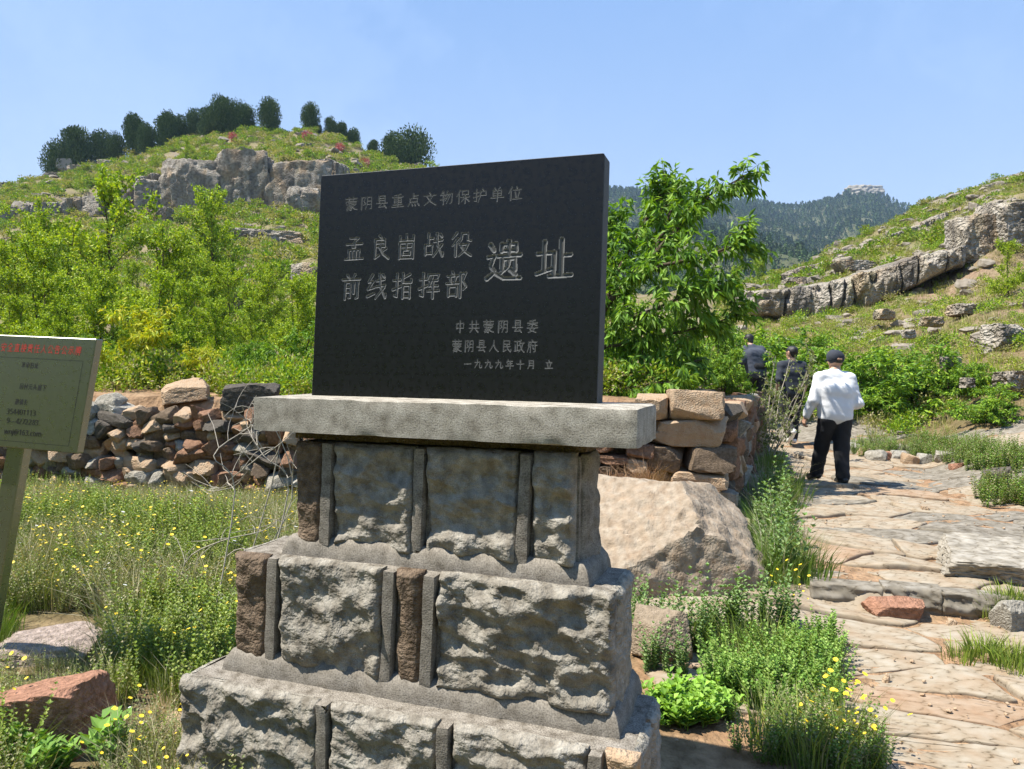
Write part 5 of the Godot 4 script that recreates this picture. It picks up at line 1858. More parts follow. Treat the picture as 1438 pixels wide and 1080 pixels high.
func build_trees() -> void:
	var rng := RandomNumberGenerator.new()
	rng.seed = 2024
	# --- the peach tree behind the slab: limbs laid along what the photograph shows
	var base := drop(0.78, -9.3, 0.05)
	var limbs := []
	var lines := [
		[[800, 580, 9.3], [822, 490, 9.3], [848, 432, 9.2], [880, 395, 9.1], [918, 358, 9.1], [960, 312, 9.2], [1000, 272, 9.2], [1050, 244, 9.2]],
		[[848, 432, 9.2], [872, 370, 9.4], [900, 320, 9.5], [925, 275, 9.6], [935, 255, 9.6]],
		[[880, 395, 9.1], [930, 372, 8.9], [980, 365, 8.8], [1030, 345, 8.8], [1046, 338, 8.8]],
		[[822, 490, 9.3], [880, 450, 9.0], [940, 425, 8.8], [990, 410, 8.7], [1025, 405, 8.7]],
		[[822, 490, 9.3], [880, 485, 9.2], [940, 470, 9.0], [1000, 455, 9.0], [1045, 440, 9.0]],
		[[810, 540, 9.3], [870, 525, 9.1], [930, 515, 9.0], [985, 505, 9.0]],
		[[848, 432, 9.2], [850, 380, 9.6], [858, 330, 9.8], [870, 308, 9.9]],
		[[918, 358, 9.1], [935, 320, 9.3], [945, 285, 9.4], [948, 268, 9.4]],
		[[800, 560, 9.3], [780, 470, 9.6], [770, 400, 9.8], [780, 340, 9.9]],
		[[810, 540, 9.3], [860, 548, 8.8], [910, 540, 8.6], [960, 535, 8.6]],
	]
	for l in range(lines.size()):
		var pts := PackedVector3Array()
		for q in lines[l]:
			pts.append(at_depth(q[0], q[1], q[2]) - base)
		var fine := PackedVector3Array()
		for i in pts.size() - 1:
			for j in 3:
				fine.append(pts[i].lerp(pts[i + 1], j / 3.0) + random_dir(rng) * 0.012)
		fine.append(pts[pts.size() - 1])
		if l == 0:
			fine[0] = Vector3(0, -0.2, 0)
		limbs.append([fine, 0.055 if l == 0 else 0.026, 0.007, 0.25 if l == 0 else 0.08])
	var peach := grow(rng, limbs, {"palette": DEEP + [Color(0.17, 0.30, 0.04)], "twigs": 29.0, "twig": 0.48, "leaves": 22, "leaf": 0.14, "leaf_width": 0.14, "long": true, "droop": 0.75, "lift": 0.25})
	plant("peach_tree", "peach tree with long drooping green leaves rising behind the black slab", "tree", peach, base)
	# --- leafy peach bushes
	var bushes := []
	for k in 3:
		var l := tree_limbs(rng, 1.9, 1.1, 9, 0.035, 0.05)
		bushes.append(grow(rng, l, {"palette": DEEP + [SPRING[0]], "twigs": 14.0, "twig": 0.34, "leaves": 13, "leaf": 0.13, "leaf_width": 0.15, "long": true, "droop": 0.6, "lift": 0.3}))
	var gold := grow(rng, tree_limbs(rng, 1.7, 1.0, 8, 0.03, 0.1), {"palette": GOLD, "twigs": 18.0, "twig": 0.38, "leaves": 15, "leaf": 0.13, "leaf_width": 0.14, "long": true, "droop": 0.55, "lift": 0.35})
	var rows := [
		[200, 416, 9.8, 3, "golden yellow-green peach bush growing behind the rubble wall"],
		[285, 480, 9.4, 3, "low golden-tipped peach bush behind the long pale wall stone"],
		[418, 452, 10.4, 0, "green peach bush growing against the left edge of the black slab"],
		[1248, 482, 15.2, 1, "broad dark green peach bush beside the man in the white shirt"],
		[1335, 505, 15.0, 2, "wide peach bush behind the row of loose rocks"],
		[1060, 452, 18.0, 0, "peach bush growing behind the walkers in dark clothes"],
		[1150, 470, 18.5, 2, "peach bush directly behind the dark-haired walker"],
		[985, 470, 14.0, 1, "green bush filling the space under the tall peach tree"],
		[905, 480, 11.5, 2, "low leafy bush behind the trunk of the tall peach tree"],
		[872, 420, 10.6, 0, "dense green bush standing right behind the slab's right edge"],
		[940, 430, 10.9, 1, "thick leafy bush in the middle of the peach foliage"],
		[1000, 450, 11.6, 2, "leafy bush behind the squared wall corner"],
		[1015, 500, 10.4, 0, "low bush spilling over the squared wall corner"],
		[1395, 560, 12.5, 0, "small leafy bush at the outer edge of the path weeds"],
		[1190, 498, 16.2, 2, "leafy peach bush just beyond the shoulder of the white shirt"],
		[1292, 486, 15.8, 0, "tall peach bush between the two broad ones behind the loose rocks"],
		[1102, 462, 17.4, 1, "peach bush rising behind the head of the dark-haired walker"],
		[1372, 535, 14.4, 1, "low spreading peach bush at the end of the loose rock row"],
		[1222, 515, 14.9, 0, "low dark peach bush hugging the path beside the white shirt"],
		[1030, 470, 16.0, 2, "peach bush behind the thin grey shrub"],
		[350, 500, 10.6, 1, "low green peach bush behind the dark wall block"],
		[155, 500, 11.0, 0, "dark green bush rising behind the notice board's right edge"],
	]
	for r in rows:
		var x: float = (r[0] - 719.0) / FOCAL * r[2]
		var at := drop(x, -r[2], 0.05)
		var top: float = 1.6 + (horizon_row(r[0]) - r[1]) * r[2] / FOCAL
		var s := clampf((top - at.y) / 1.95, 0.35, 1.7)
		var o := plant("peach_bush", r[4], "bush", gold if r[3] == 3 else bushes[r[3]], at)
		var wide := 1.6 if r[0] > 1020 else 1.1
		o.basis = Basis(Vector3.UP, rng.randf() * TAU).scaled(Vector3(s * wide, s, s * wide))
	# --- the thicket of young trees on the terrace and lower slope
	var kinds := []
	for k in 5:
		var l := tree_limbs(rng, 4.4, 1.5 + 0.25 * (k % 3), 13, 0.055, 0.08)
		kinds.append(grow(rng, l, {"palette": SPRING, "twigs": 9.0, "twig": 0.46, "leaves": 17, "leaf": 0.105, "leaf_width": 0.34, "droop": 0.1, "lift": 0.5, "loose": 0.22, "sides": 5}))
	var thicket := [[160, 268, 21], [60, 352, 16], [18, 335, 23], [100, 322, 27], [222, 335, 18], [250, 352, 25], [292, 290, 34], [328, 392, 19], [372, 385, 23], [302, 378, 27], [412, 398, 15.5], [272, 408, 14.5], [62, 395, 12.5], [130, 392, 14], [348, 432, 13.5], [436, 420, 17], [20, 425, 13.5], [190, 375, 30], [232, 395, 13], [90, 430, 11.2], [-40, 380, 15], [-60, 420, 12], [395, 415, 27], [300, 440, 12.5], [180, 430, 12], [-20, 300, 30], [455, 380, 28], [520, 400, 22], [600, 420, 20], [700, 430, 18]]
	for r in thicket:
		var x: float = (r[0] - 719.0) / FOCAL * r[2]
		var at := drop(x, -r[2], 0.1)
		var top: float = 1.6 + (horizon_row(r[0]) - r[1]) * r[2] / FOCAL
		var s := clampf((top - at.y) / 3.9, 0.3, 2.0)
		var o := plant("young_tree", "tallest bright green young tree rising from the middle of the thicket" if r[0] == 160 else ("slender young tree standing clear on the slope above the thicket" if r[0] == 292 else "bright green young tree in the thicket between the rubble wall and the hill"), "tree", kinds[rng.randi() % 5], at, "" if r[0] == 160 or r[0] == 292 else "young trees of the thicket")
		o.basis = Basis(Vector3.UP, rng.randf() * TAU).scaled(Vector3(s * 0.92, s, s * 0.92))
	# the same thicket goes on beside the viewer, where the steel board mirrors it
	for r in [[-7.2, 0.6], [-9.0, 2.6], [-11.0, -0.5], [-10.0, 4.8], [-13.0, 2.5], [-8.0, 6.0], [-6.6, 3.4], [-12.0, 7.5], [-9.5, -2.6], [-14.0, -4.0], [-6.8, 8.5], [-4.5, 11.0], [-1.5, 12.5]]:
		var o := plant("young_tree", "bright green young tree of the thicket beside the viewer", "tree", kinds[rng.randi() % 5], Vector3(r[0], terrain_y(r[0], r[1]) - 0.1, r[1]), "young trees beside the viewer")
		var s := rng.randf_range(0.85, 1.15)
		o.basis = Basis(Vector3.UP, rng.randf() * TAU).scaled(Vector3(s * 1.1, s, s * 1.1))
	for r in [[262, 196, 92, "single young tree standing at the top edge of the grey cliff"], [600, 226, 100, "small bright bush showing over the top edge of the black slab"], [300, 268, 80, "shrub growing in the gap between the cliff blocks"], [1415, 335, 23, "rounded green bush under the jutting rock head"], [1065, 360, 72, "clump of bright green trees in the gap behind the right hillside"], [1035, 372, 70, "smaller bright green trees beside the clump in the gap"], [1090, 385, 68, "low green trees where the right hillside ends"]]:
		var x: float = (r[0] - 719.0) / FOCAL * r[2]
		var at := drop(x, -r[2], 0.2)
		var top: float = 1.6 + (horizon_row(r[0]) - r[1]) * r[2] / FOCAL
		var s := clampf((top - at.y) / 4.5, 0.3, 2.0)
		var o := plant("young_tree", r[3], "tree", kinds[rng.randi() % 5], at)
		o.basis = Basis(Vector3.UP, rng.randf() * TAU).scaled(Vector3(s * 1.1, s, s * 1.1))
	# --- cypresses along the left crest
	var cy := [cypress_crown(rng, 2.1), cypress_crown(rng, 1.8), cypress_crown(rng, 2.4), cypress_crown(rng, 2.0)]
	var apart := {378: "broad round-topped cypress standing alone in a gap of the crest row", 435: "narrow cypress standing alone beyond the round-topped one on the crest", 575: "last tall cypress at the lower end of the crest row", 108: "cypress beside the pale pointed boulder on the crest"}
	for r in [[82, 240, 204], [108, 236, 181], [142, 234, 187], [162, 230, 192], [188, 222, 163], [206, 218, 178], [234, 210, 160], [252, 203, 166], [272, 194, 158], [292, 190, 154], [310, 187, 138], [330, 187, 148], [346, 187, 152], [378, 190, 143], [435, 194, 149], [446, 204, 180], [462, 200, 168], [478, 206, 175], [494, 210, 184], [522, 216, 199], [549, 226, 190], [575, 236, 186]]:
		var d := 116.0 + rng.randf_range(-2.0, 3.0)
		var x: float = (r[0] - 719.0) / FOCAL * d
		var at := drop(x, -d, 0.4)
		var top: float = 1.6 + (horizon_row(r[0]) - r[2]) * d / FOCAL
		var s := clampf((top - at.y) / 5.7, 0.3, 1.6)
		var o := plant("cypress_tree", apart.get(r[0], "dark dense cypress in the close row on the left hill crest"), "tree", cy[rng.randi() % 4], at, "" if apart.has(r[0]) else "cypresses along the left hill crest", "needle")
		o.basis = Basis(Vector3.UP, rng.randf() * TAU).scaled(Vector3(s * rng.randf_range(0.85, 1.15), s, s))
	# --- pink flowering shrubs under the crest
	var pink := [scrub_mesh(rng, 420, 0.11, [Color(0.42, 0.10, 0.16), Color(0.52, 0.16, 0.22), Color(0.34, 0.08, 0.12)], 1.0)]
	for r in [[326, 205, 106], [430, 213, 106], [474, 229, 104], [509, 240, 102]]:
		var x: float = (r[0] - 719.0) / FOCAL * r[2]
		var o := part("redbud_shrub", pink[0], M["leaf"], self, drop(x, -r[2], 0.1))
		o.basis = Basis(Vector3.UP, rng.randf() * TAU).scaled(Vector3(1.6, 1.9, 1.6))
		tag(o, "pink flowering shrub on the slope under the cypresses", "shrub", "pink flowering shrubs")
	# --- the thin twiggy shrub at the far end of the wall
	var sp := []
	for k in 9:
		var a := rng.randf() * TAU
		var e := Vector3(cos(a) * 0.5, rng.randf_range(0.7, 1.35), sin(a) * 0.5)
		sp.append([bent(rng, Vector3.ZERO, e, 5, 0.10), 0.012, 0.004, 0.15])
	var thin := grow(rng, sp, {"palette": [Color(0.20, 0.24, 0.10), Color(0.26, 0.27, 0.14), Color(0.15, 0.20, 0.06)], "twigs": 14.0, "twig": 0.30, "leaves": 10, "leaf": 0.042, "leaf_width": 0.35, "droop": 0.0, "sides": 4})
	plant("twiggy_shrub", "thin grey twiggy shrub at the far end of the terrace wall", "shrub", thin, drop(3.45, -11.3, 0.1), "", "leaf", "dry_wood")
	var o2 := plant("twiggy_shrub", "second thin shrub beside the path half hiding a walker", "shrub", thin, drop(3.98, -12.0, 0.1), "", "leaf", "dry_wood")
	o2.basis = Basis(Vector3.UP, 2.0).scaled(Vector3(1.3, 1.5, 1.3))
	# --- hillside scrub, too much to count
	var far := [scrub_mesh(rng, 170, 0.16, [SPRING[0], SPRING[3], DEEP[0], DRYISH[2]]), scrub_mesh(rng, 170, 0.16, [SPRING[0], SPRING[3], DRYISH[0], DRYISH[2]]), scrub_mesh(rng, 150, 0.16, DRYISH, 0.6)]
	var near := [scrub_mesh(rng, 420, 0.075, SPRING + DEEP), scrub_mesh(rng, 380, 0.07, SPRING + DRYISH), scrub_mesh(rng, 300, 0.07, DRYISH, 0.6)]
	var spots := [[], [], [], [], [], []]
	for k in 16000:
		var right := rng.randf() < 0.45
		var px := rng.randf_range(1010.0, 1640.0) if right else rng.randf_range(-240.0, 860.0)
		var d := sqrt(rng.randf_range(13.5 * 13.5, 66.0 * 66.0)) if right else sqrt(rng.randf_range(22.0 * 22.0, 119.0 * 119.0))
		var x := (px - 719.0) / FOCAL * d
		if in_path(x, d) > -0.5 or (px < 1100.0 and px > 1000.0 and d < 20.0):
			continue
		var c := noise.get_noise_2d(x * 1.6, -d * 1.6) * 0.5 + 0.5
		var e := noise_b.get_noise_2d(x * 5.0, -d * 5.0 + 40.0) * 0.5 + 0.5
		var want := 1.0 - smoothstep(0.35, 0.75, c * 0.6 + e * 0.4)
		if rng.randf() > want * 1.05 + 0.10:
			continue
		var s := rng.randf_range(0.4, 1.1) if right else rng.randf_range(0.6, 1.7)
		if right:
			s *= 0.85
			if rng.randf() < 0.45:
				continue
		var which := rng.randi() % 3
		if rng.randf() > want + 0.2:
			which = 2
		var list: Array = spots[which + (3 if d < 34.0 else 0)]
		list.append(Transform3D(Basis(Vector3.UP, rng.randf() * TAU).scaled(Vector3(s, s * rng.randf_range(0.6, 1.1), s)), drop(x, -d, 0.1)))
	for k in 700:
		# low growth along the top of the terrace
		var d := rng.randf_range(8.6, 14.0)
		var x := rng.randf_range(-8.0, 2.6)
		if terrace(x, -d) < 0.75:
			continue
		var s := rng.randf_range(0.3, 0.75)
		spots[3 + rng.randi() % 2].append(Transform3D(Basis(Vector3.UP, rng.randf() * TAU).scaled(Vector3(s, s, s)), drop(x, -d, 0.05)))
	for k in 900:
		var x := rng.randf_range(-50.0, 50.0)
		var z := rng.randf_range(9.0, 60.0)
		var s := rng.randf_range(1.0, 3.2)
		spots[rng.randi() % 2].append(Transform3D(Basis(Vector3.UP, rng.randf() * TAU).scaled(Vector3(s, s, s)), Vector3(x, terrain_y(x, z) - 0.1, z)))
	var names := ["bright green scrub spread over the far slopes", "mixed green scrub spread over the far slopes", "dry yellowish scrub on the far slopes", "bright green low scrub on the near hillside", "mixed low scrub on the near hillside", "dry yellowish low scrub on the near hillside"]
	for k in 6:
		if spots[k].size():
			tag(scatter("hillside_scrub", far[k] if k < 3 else near[k - 3], M["leaf"], spots[k], self), names[k], "scrub", "", "stuff")
	# loose stones weathering out of the slopes
	var chunk := broken(rng, Vector3(1, 0.7, 0.9), 2, 0.4, 0.05, 8)
	var stones := []
	for k in 2600:
		var right := rng.randf() < 0.6
		var px := rng.randf_range(1010.0, 1640.0) if right else rng.randf_range(-200.0, 700.0)
		var d := sqrt(rng.randf_range(13.5 * 13.5, 62.0 * 62.0)) if right else sqrt(rng.randf_range(36.0 * 36.0, 116.0 * 116.0))
		var x := (px - 719.0) / FOCAL * d
		if in_path(x, d) > -0.4 or noise_b.get_noise_2d(x * 5.0, -d * 5.0 + 40.0) < rng.randf_range(-0.4, 0.3):
			continue
		var s := rng.randf_range(0.15, 0.75) * (0.5 + d * 0.014)
		stones.append(Transform3D(Basis.from_euler(Vector3(rng.randfn() * 0.3, rng.randf() * TAU, rng.randfn() * 0.3)).scaled(Vector3(s, s * rng.randf_range(0.5, 0.9), s)), drop(x, -d, -0.08 * s)))
	tag(scatter("slope_stones", chunk, M["stone_slope"], stones, self), "loose grey-brown stones strewn over the slopes", "stones", "", "stuff")
	# dry and green grass on the slopes
	var tuft := [tuft_mesh(rng, 26, 0.34, 0.16, 0.5, DRYISH, 0.008), tuft_mesh(rng, 26, 0.30, 0.18, 0.5, SPRING + [DRYISH[2]], 0.008)]
	var tufts := [[], []]
	for k in 15000:
		var right := rng.randf() < 0.62
		var px := rng.randf_range(1000.0, 1640.0) if right else rng.randf_range(-240.0, 900.0)
		var d := sqrt(rng.randf_range(12.5 * 12.5, 52.0 * 52.0)) if right else sqrt(rng.randf_range(9.0 * 9.0, 70.0 * 70.0))
		var x := (px - 719.0) / FOCAL * d
		if in_path(x, d) > -0.3 or (d < 20.0 and absf(terrace(x, -d)) < 0.6):
			continue
		var s := rng.randf_range(0.35, 0.9) * (0.8 + d * 0.010)
		if right and rng.randf() < 0.35:
			continue
		tufts[0 if noise.get_noise_2d(x * 4.0, d * 4.0) > rng.randf_range(-0.4, 0.3) else 1].append(Transform3D(Basis(Vector3.UP, rng.randf() * TAU).scaled(Vector3(s, s, s)), drop(x, -d, 0.02)))
	tag(scatter("slope_grass", tuft[0], M["grass_leaf"], tufts[0], self), "dry straw-coloured grass on the slopes", "grass", "", "stuff")
	tag(scatter("slope_grass", tuft[1], M["grass_leaf"], tufts[1], self), "green grass on the slopes", "grass", "", "stuff")

# ---------------------------------------------------------------- people
# bones: [from, to, radius at from, radius at to]; a smooth union of tapered capsules meshed as surface nets
func skin_field(bones: Array, cell: float, k: float, v: PackedVector3Array, idx: PackedInt32Array, wrinkle := 0.0, squash := Vector3.ONE) -> void:
	var lo := Vector3(1e9, 1e9, 1e9)
	var hi := -lo
	for b in bones:
		var r: float = maxf(b[2], b[3]) + cell * 3.0 + k
		for p in [b[0], b[1]]:
			lo = lo.min(p - Vector3(r, r, r))
			hi = hi.max(p + Vector3(r, r, r))
	var nx := int((hi.x - lo.x) / cell) + 2
	var ny := int((hi.y - lo.y) / cell) + 2
	var nz := int((hi.z - lo.z) / cell) + 2
	var f := PackedFloat32Array()
	f.resize(nx * ny * nz)
	f.fill(1.0)
	for b in bones:
		var a: Vector3 = b[0]
		var e: Vector3 = b[1] - b[0]
		var ra: float = b[2]
		var rb: float = b[3]
		var l2 := maxf(e.length_squared(), 1e-8)
		var m := maxf(ra, rb) + cell * 2.0 + k
		var bl: Vector3 = ((b[0] as Vector3).min(b[1]) - Vector3(m, m, m) - lo) / cell
		var bh: Vector3 = ((b[0] as Vector3).max(b[1]) + Vector3(m, m, m) - lo) / cell
		for z in range(maxi(0, int(bl.z)), mini(nz, int(bh.z) + 2)):
			for y in range(maxi(0, int(bl.y)), mini(ny, int(bh.y) + 2)):
				var at := (z * ny + y) * nx
				for x in range(maxi(0, int(bl.x)), mini(nx, int(bh.x) + 2)):
					var p := lo + Vector3(x, y, z) * cell
					var t := clampf((p - a).dot(e) / l2, 0.0, 1.0)
					var d := p.distance_to(a + e * t) - lerpf(ra, rb, t)
					var o := f[at + x]
					var h := maxf(k - absf(d - o), 0.0) / k
					f[at + x] = minf(d, o) - h * h * k * 0.25
	if wrinkle > 0.0:
		for z in nz:
			for y in ny:
				for x in nx:
					var i := (z * ny + y) * nx + x
					if absf(f[i]) < 0.06:
						var p := lo + Vector3(x, y, z) * cell
						f[i] += wrinkle * (noise.get_noise_3d(p.x * 120.0, p.y * 230.0 + p.x * 90.0, p.z * 120.0) + 0.6 * noise_b.get_noise_3d(p.x * 70.0, p.y * 60.0, p.z * 70.0))
	var skip := cell * 2.4 + wrinkle * 3.0
	var ids := PackedInt32Array()
	ids.resize(nx * ny * nz)
	ids.fill(-1)
	var step := [1, nx, nx * ny]
	var edge := [[0, 1], [2, 3], [4, 5], [6, 7], [0, 2], [1, 3], [4, 6], [5, 7], [0, 4], [1, 5], [2, 6], [3, 7]]
	for z in nz - 1:
		for y in ny - 1:
			for x in nx - 1:
				var i := (z * ny + y) * nx + x
				if absf(f[i]) > skip:
					continue
				var c := [f[i], f[i + 1], f[i + nx], f[i + nx + 1], f[i + step[2]], f[i + step[2] + 1], f[i + step[2] + nx], f[i + step[2] + nx + 1]]
				var inside := 0
				for q in c:
					if q < 0.0:
						inside += 1
				if inside == 0 or inside == 8:
					continue
				var sum := Vector3.ZERO
				var n := 0
				for q in edge:
					var a: float = c[q[0]]
					var b: float = c[q[1]]
					if (a < 0.0) != (b < 0.0):
						var t := a / (a - b)
						sum += Vector3(q[0] & 1, (q[0] >> 1) & 1, q[0] >> 2).lerp(Vector3(q[1] & 1, (q[1] >> 1) & 1, q[1] >> 2), t)
						n += 1
				ids[i] = v.size()
				v.append((lo + (Vector3(x, y, z) + sum / n) * cell) * squash)
	for z in range(1, nz - 1):
		for y in range(1, ny - 1):
			for x in range(1, nx - 1):
				var i := (z * ny + y) * nx + x
				var a := f[i]
				if absf(a) > skip:
					continue
				for ax in 3:
					var b := f[i + step[ax]]
					if (a < 0.0) == (b < 0.0):
						continue
					var u: int = step[(ax + 1) % 3]
					var w: int = step[(ax + 2) % 3]
					var q := [ids[i - u - w], ids[i - w], ids[i], ids[i - u]]
					if a < 0.0:
						idx.append_array([q[0], q[2], q[1], q[0], q[3], q[2]])
					else:
						idx.append_array([q[0], q[1], q[2], q[0], q[2], q[3]])

func hand_bones(wrist: Vector3, dir: Vector3, palm: Vector3, thumb_side: float) -> Array:
	# fingers half curled towards the palm normal
	var across := dir.cross(palm).normalized()
	var bones := []
	var lens := [0.074, 0.084, 0.078, 0.060]
	for k in 4:
		var o := across * (k - 1.5) * 0.021
		var knuckle := wrist + dir * (0.092 - absf(k - 1.2) * 0.004) + o
		bones.append([wrist + o * 0.6 + dir * 0.01, knuckle, 0.014, 0.0115])
		var j1: Vector3 = knuckle + (dir * 0.85 + palm * 0.5).normalized() * lens[k] * 0.5
		var j2: Vector3 = j1 + (dir * 0.35 + palm * 0.9).normalized() * lens[k] * 0.32
		var j3: Vector3 = j2 + (palm * 0.9 - dir * 0.25).normalized() * lens[k] * 0.22
		bones.append([knuckle, j1, 0.0105, 0.0095])
		bones.append([j1, j2, 0.0095, 0.0088])
		bones.append([j2, j3, 0.0088, 0.0078])
	var root := wrist + dir * 0.025 + across * thumb_side * 0.026
	var t1 := root + (dir * 0.7 + across * thumb_side * 0.7 + palm * 0.3).normalized() * 0.042
	var t2 := t1 + (dir * 0.8 + palm * 0.6 + across * thumb_side * 0.1).normalized() * 0.034
	bones.append([wrist + dir * 0.01, root, 0.016, 0.015])
	bones.append([root, t1, 0.014, 0.0115])
	bones.append([t1, t2, 0.0112, 0.009])
	return bones

func person(label: String, at: Vector3, turn: float, j: Dictionary, o: Dictionary) -> Node3D:
	var root := thing("person", label, "person", at)
	root.rotation.y = turn
	var head: Vector3 = j["head"]
	var face: Vector3 = j["look"]
	face = face.normalized()
	var ear := face.cross(Vector3.UP).normalized()
	var crown := ear.cross(face).normalized()
	# the body under the clothes
	var v := PackedVector3Array()
	var idx := PackedInt32Array()
	var bones := [
		[j["pelvis"], j["chest"], 0.085, 0.085], [j["chest"], j["neck"] + Vector3(0, -0.04, 0), 0.08, 0.05], [j["neck"], head - crown * 0.05, 0.056, 0.055],
		[j["neck"] + Vector3(0, -0.05, 0), j["shl"], 0.045, 0.04], [j["neck"] + Vector3(0, -0.05, 0), j["shr"], 0.045, 0.04],
		[j["shl"], j["ell"], 0.05, 0.040], [j["ell"], j["wrl"], 0.040, 0.028], [j["shr"], j["elr"], 0.05, 0.040], [j["elr"], j["wrr"], 0.040, 0.028],
		[j["pelvis"], j["hil"], 0.09, 0.07], [j["pelvis"], j["hir"], 0.09, 0.07],
		[j["hil"], j["knl"], 0.08, 0.055], [j["knl"], j["anl"], 0.055, 0.035], [j["hir"], j["knr"], 0.08, 0.055], [j["knr"], j["anr"], 0.055, 0.035],
		[j["anl"], j["tol"], 0.034, 0.028], [j["anr"], j["tor"], 0.034, 0.028],
	]
	skin_field(bones, 0.018, 0.05, v, idx)
	for s in [["ell", "wrl", 1.0], ["elr", "wrr", -1.0]]:
		var d: Vector3 = (j[s[1]] - j[s[0]]).normalized()
		d = (d + Vector3(0, -0.25, 0)).normalized()
		var palm: Vector3 = (Vector3(s[2], 0, 0) + d * -d.x * s[2]).normalized()
		skin_field([[j[s[1]] - d * 0.05, j[s[1]] + d * 0.02, 0.029, 0.026]] + hand_bones(j[s[1]], d, palm, 1.0 if palm.cross(d).z > 0.0 else -1.0), 0.005, 0.008, v, idx)
	# the head, its nose, ears, brow and jaw
	skin_field([[head + crown * 0.03 - face * 0.012, head + crown * 0.035 + face * 0.012, 0.088, 0.084], [head - crown * 0.03 + face * 0.02, head - crown * 0.075 + face * 0.055, 0.068, 0.036],
		[head + crown * 0.012 + face * 0.088, head - crown * 0.026 + face * 0.108, 0.010, 0.014], [head - crown * 0.052 + face * 0.086 - ear * 0.018, head - crown * 0.052 + face * 0.086 + ear * 0.018, 0.010, 0.010],
		[head + crown * 0.022 + ear * 0.082, head - crown * 0.022 + ear * 0.084, 0.016, 0.012], [head + crown * 0.022 - ear * 0.082, head - crown * 0.022 - ear * 0.084, 0.016, 0.012],
		[head - crown * 0.06, head - crown * 0.13 - face * 0.02, 0.056, 0.058], [head + crown * 0.020 + face * 0.075 - ear * 0.034, head + crown * 0.020 + face * 0.075 + ear * 0.034, 0.018, 0.018]], 0.007, 0.02, v, idx)
	part("body", smooth_mesh(v, idx), M["skin"], root)
	# hair, and the cap over it
	v = PackedVector3Array()
	idx = PackedInt32Array()
	var low: float = o.get("hair_low", -0.035)
	skin_field([[head + crown * 0.042 - face * 0.014, head + crown * 0.05 + face * 0.008, 0.093, 0.088], [head + crown * low - face * 0.045, head + crown * 0.05 - face * 0.03, 0.052, 0.07]], 0.009, 0.03, v, idx, o.get("hair_rough", 0.004))
	part("hair", smooth_mesh(v, idx), M["hair"], root)
	if o.has("cap"):
		v = PackedVector3Array()
		idx = PackedInt32Array()
		skin_field([[head + crown * 0.060 - face * 0.016, head + crown * 0.075 + face * 0.02, 0.097, 0.088], [head + crown * 0.052 - face * 0.02 - ear * 0.03, head + crown * 0.052 - face * 0.02 + ear * 0.03, 0.080, 0.080]], 0.009, 0.02, v, idx, 0.002)
		var cap := part("cap", smooth_mesh(v, idx), M[o["cap"]], root)
		v = PackedVector3Array()
		idx = PackedInt32Array()
		for k in [-0.05, -0.025, 0.0, 0.025, 0.05]:
			pass
		var brim := []
		for k in 5:
			var e := (k - 2) * 0.028
			brim.append([head + crown * 0.045 + face * 0.07 + ear * e, head + crown * 0.030 + face * (0.155 - absf(e) * 0.6) + ear * e, 0.013, 0.009])
		skin_field(brim, 0.007, 0.015, v, idx)
		part("brim", smooth_mesh(v, idx), M[o["cap"]], cap)
		v = PackedVector3Array()
		idx = PackedInt32Array()
		skin_field([[head + crown * 0.030 - face * 0.095 - ear * 0.02, head + crown * 0.030 - face * 0.095 + ear * 0.02, 0.018, 0.018]], 0.006, 0.01, v, idx)
		part("back_opening", smooth_mesh(v, idx), M["skin"], cap)
	# shirt or jacket
	var w: float = o.get("wide", 1.0)
	var hem: Vector3 = j["pelvis"] + Vector3(0, o.get("hem", -0.03), 0)
	var slx: float = o.get("sleeve", 1.0)
	v = PackedVector3Array()
	idx = PackedInt32Array()
	var l_end: Vector3 = j["ell"].lerp(j["wrl"], slx)
	var r_end: Vector3 = j["elr"].lerp(j["wrr"], slx)
	var across: Vector3 = (j["shr"] - j["shl"]).normalized()
	var top: Array = []
	for e in [-0.075, 0.0, 0.075]:
		top.append([hem + across * e * 1.05 * w, j["chest"] + across * e * 1.25 * w, 0.118 * w, 0.122 * w])
		top.append([j["chest"] + across * e * 1.25 * w, j["neck"] + Vector3(0, -0.10, 0) + across * e * 1.5, 0.122 * w, 0.095])
	top.append_array([
		[j["neck"] + Vector3(0, -0.07, 0), j["neck"] + Vector3(0, -0.02, 0), 0.075, 0.066],
		[j["neck"] + Vector3(0, -0.06, 0), j["shl"], 0.080, 0.075], [j["neck"] + Vector3(0, -0.06, 0), j["shr"], 0.080, 0.075],
		[j["shl"], j["ell"], 0.076, 0.064], [j["ell"], l_end, 0.064, 0.052], [j["shr"], j["elr"], 0.076, 0.064], [j["elr"], r_end, 0.064, 0.052]])
	skin_field(top, 0.015, 0.035, v, idx, 0.009)
	part("shirt", smooth_mesh(v, idx), M[o["shirt"]], root)
	# trousers
	v = PackedVector3Array()
	idx = PackedInt32Array()
	var anl: Vector3 = j["knl"].lerp(j["anl"], 0.97)
	var anr: Vector3 = j["knr"].lerp(j["anr"], 0.97)
	skin_field([[j["pelvis"] + Vector3(0, 0.05, 0) - across * 0.05, j["hil"], 0.125, 0.105], [j["pelvis"] + Vector3(0, 0.05, 0) + across * 0.05, j["hir"], 0.125, 0.105],
		[j["hil"], j["knl"], 0.112, 0.092], [j["knl"], anl, 0.092, 0.080], [j["hir"], j["knr"], 0.112, 0.092], [j["knr"], anr, 0.092, 0.080]], 0.015, 0.03, v, idx, 0.010)
	part("trousers", smooth_mesh(v, idx), M[o["trousers"]], root)
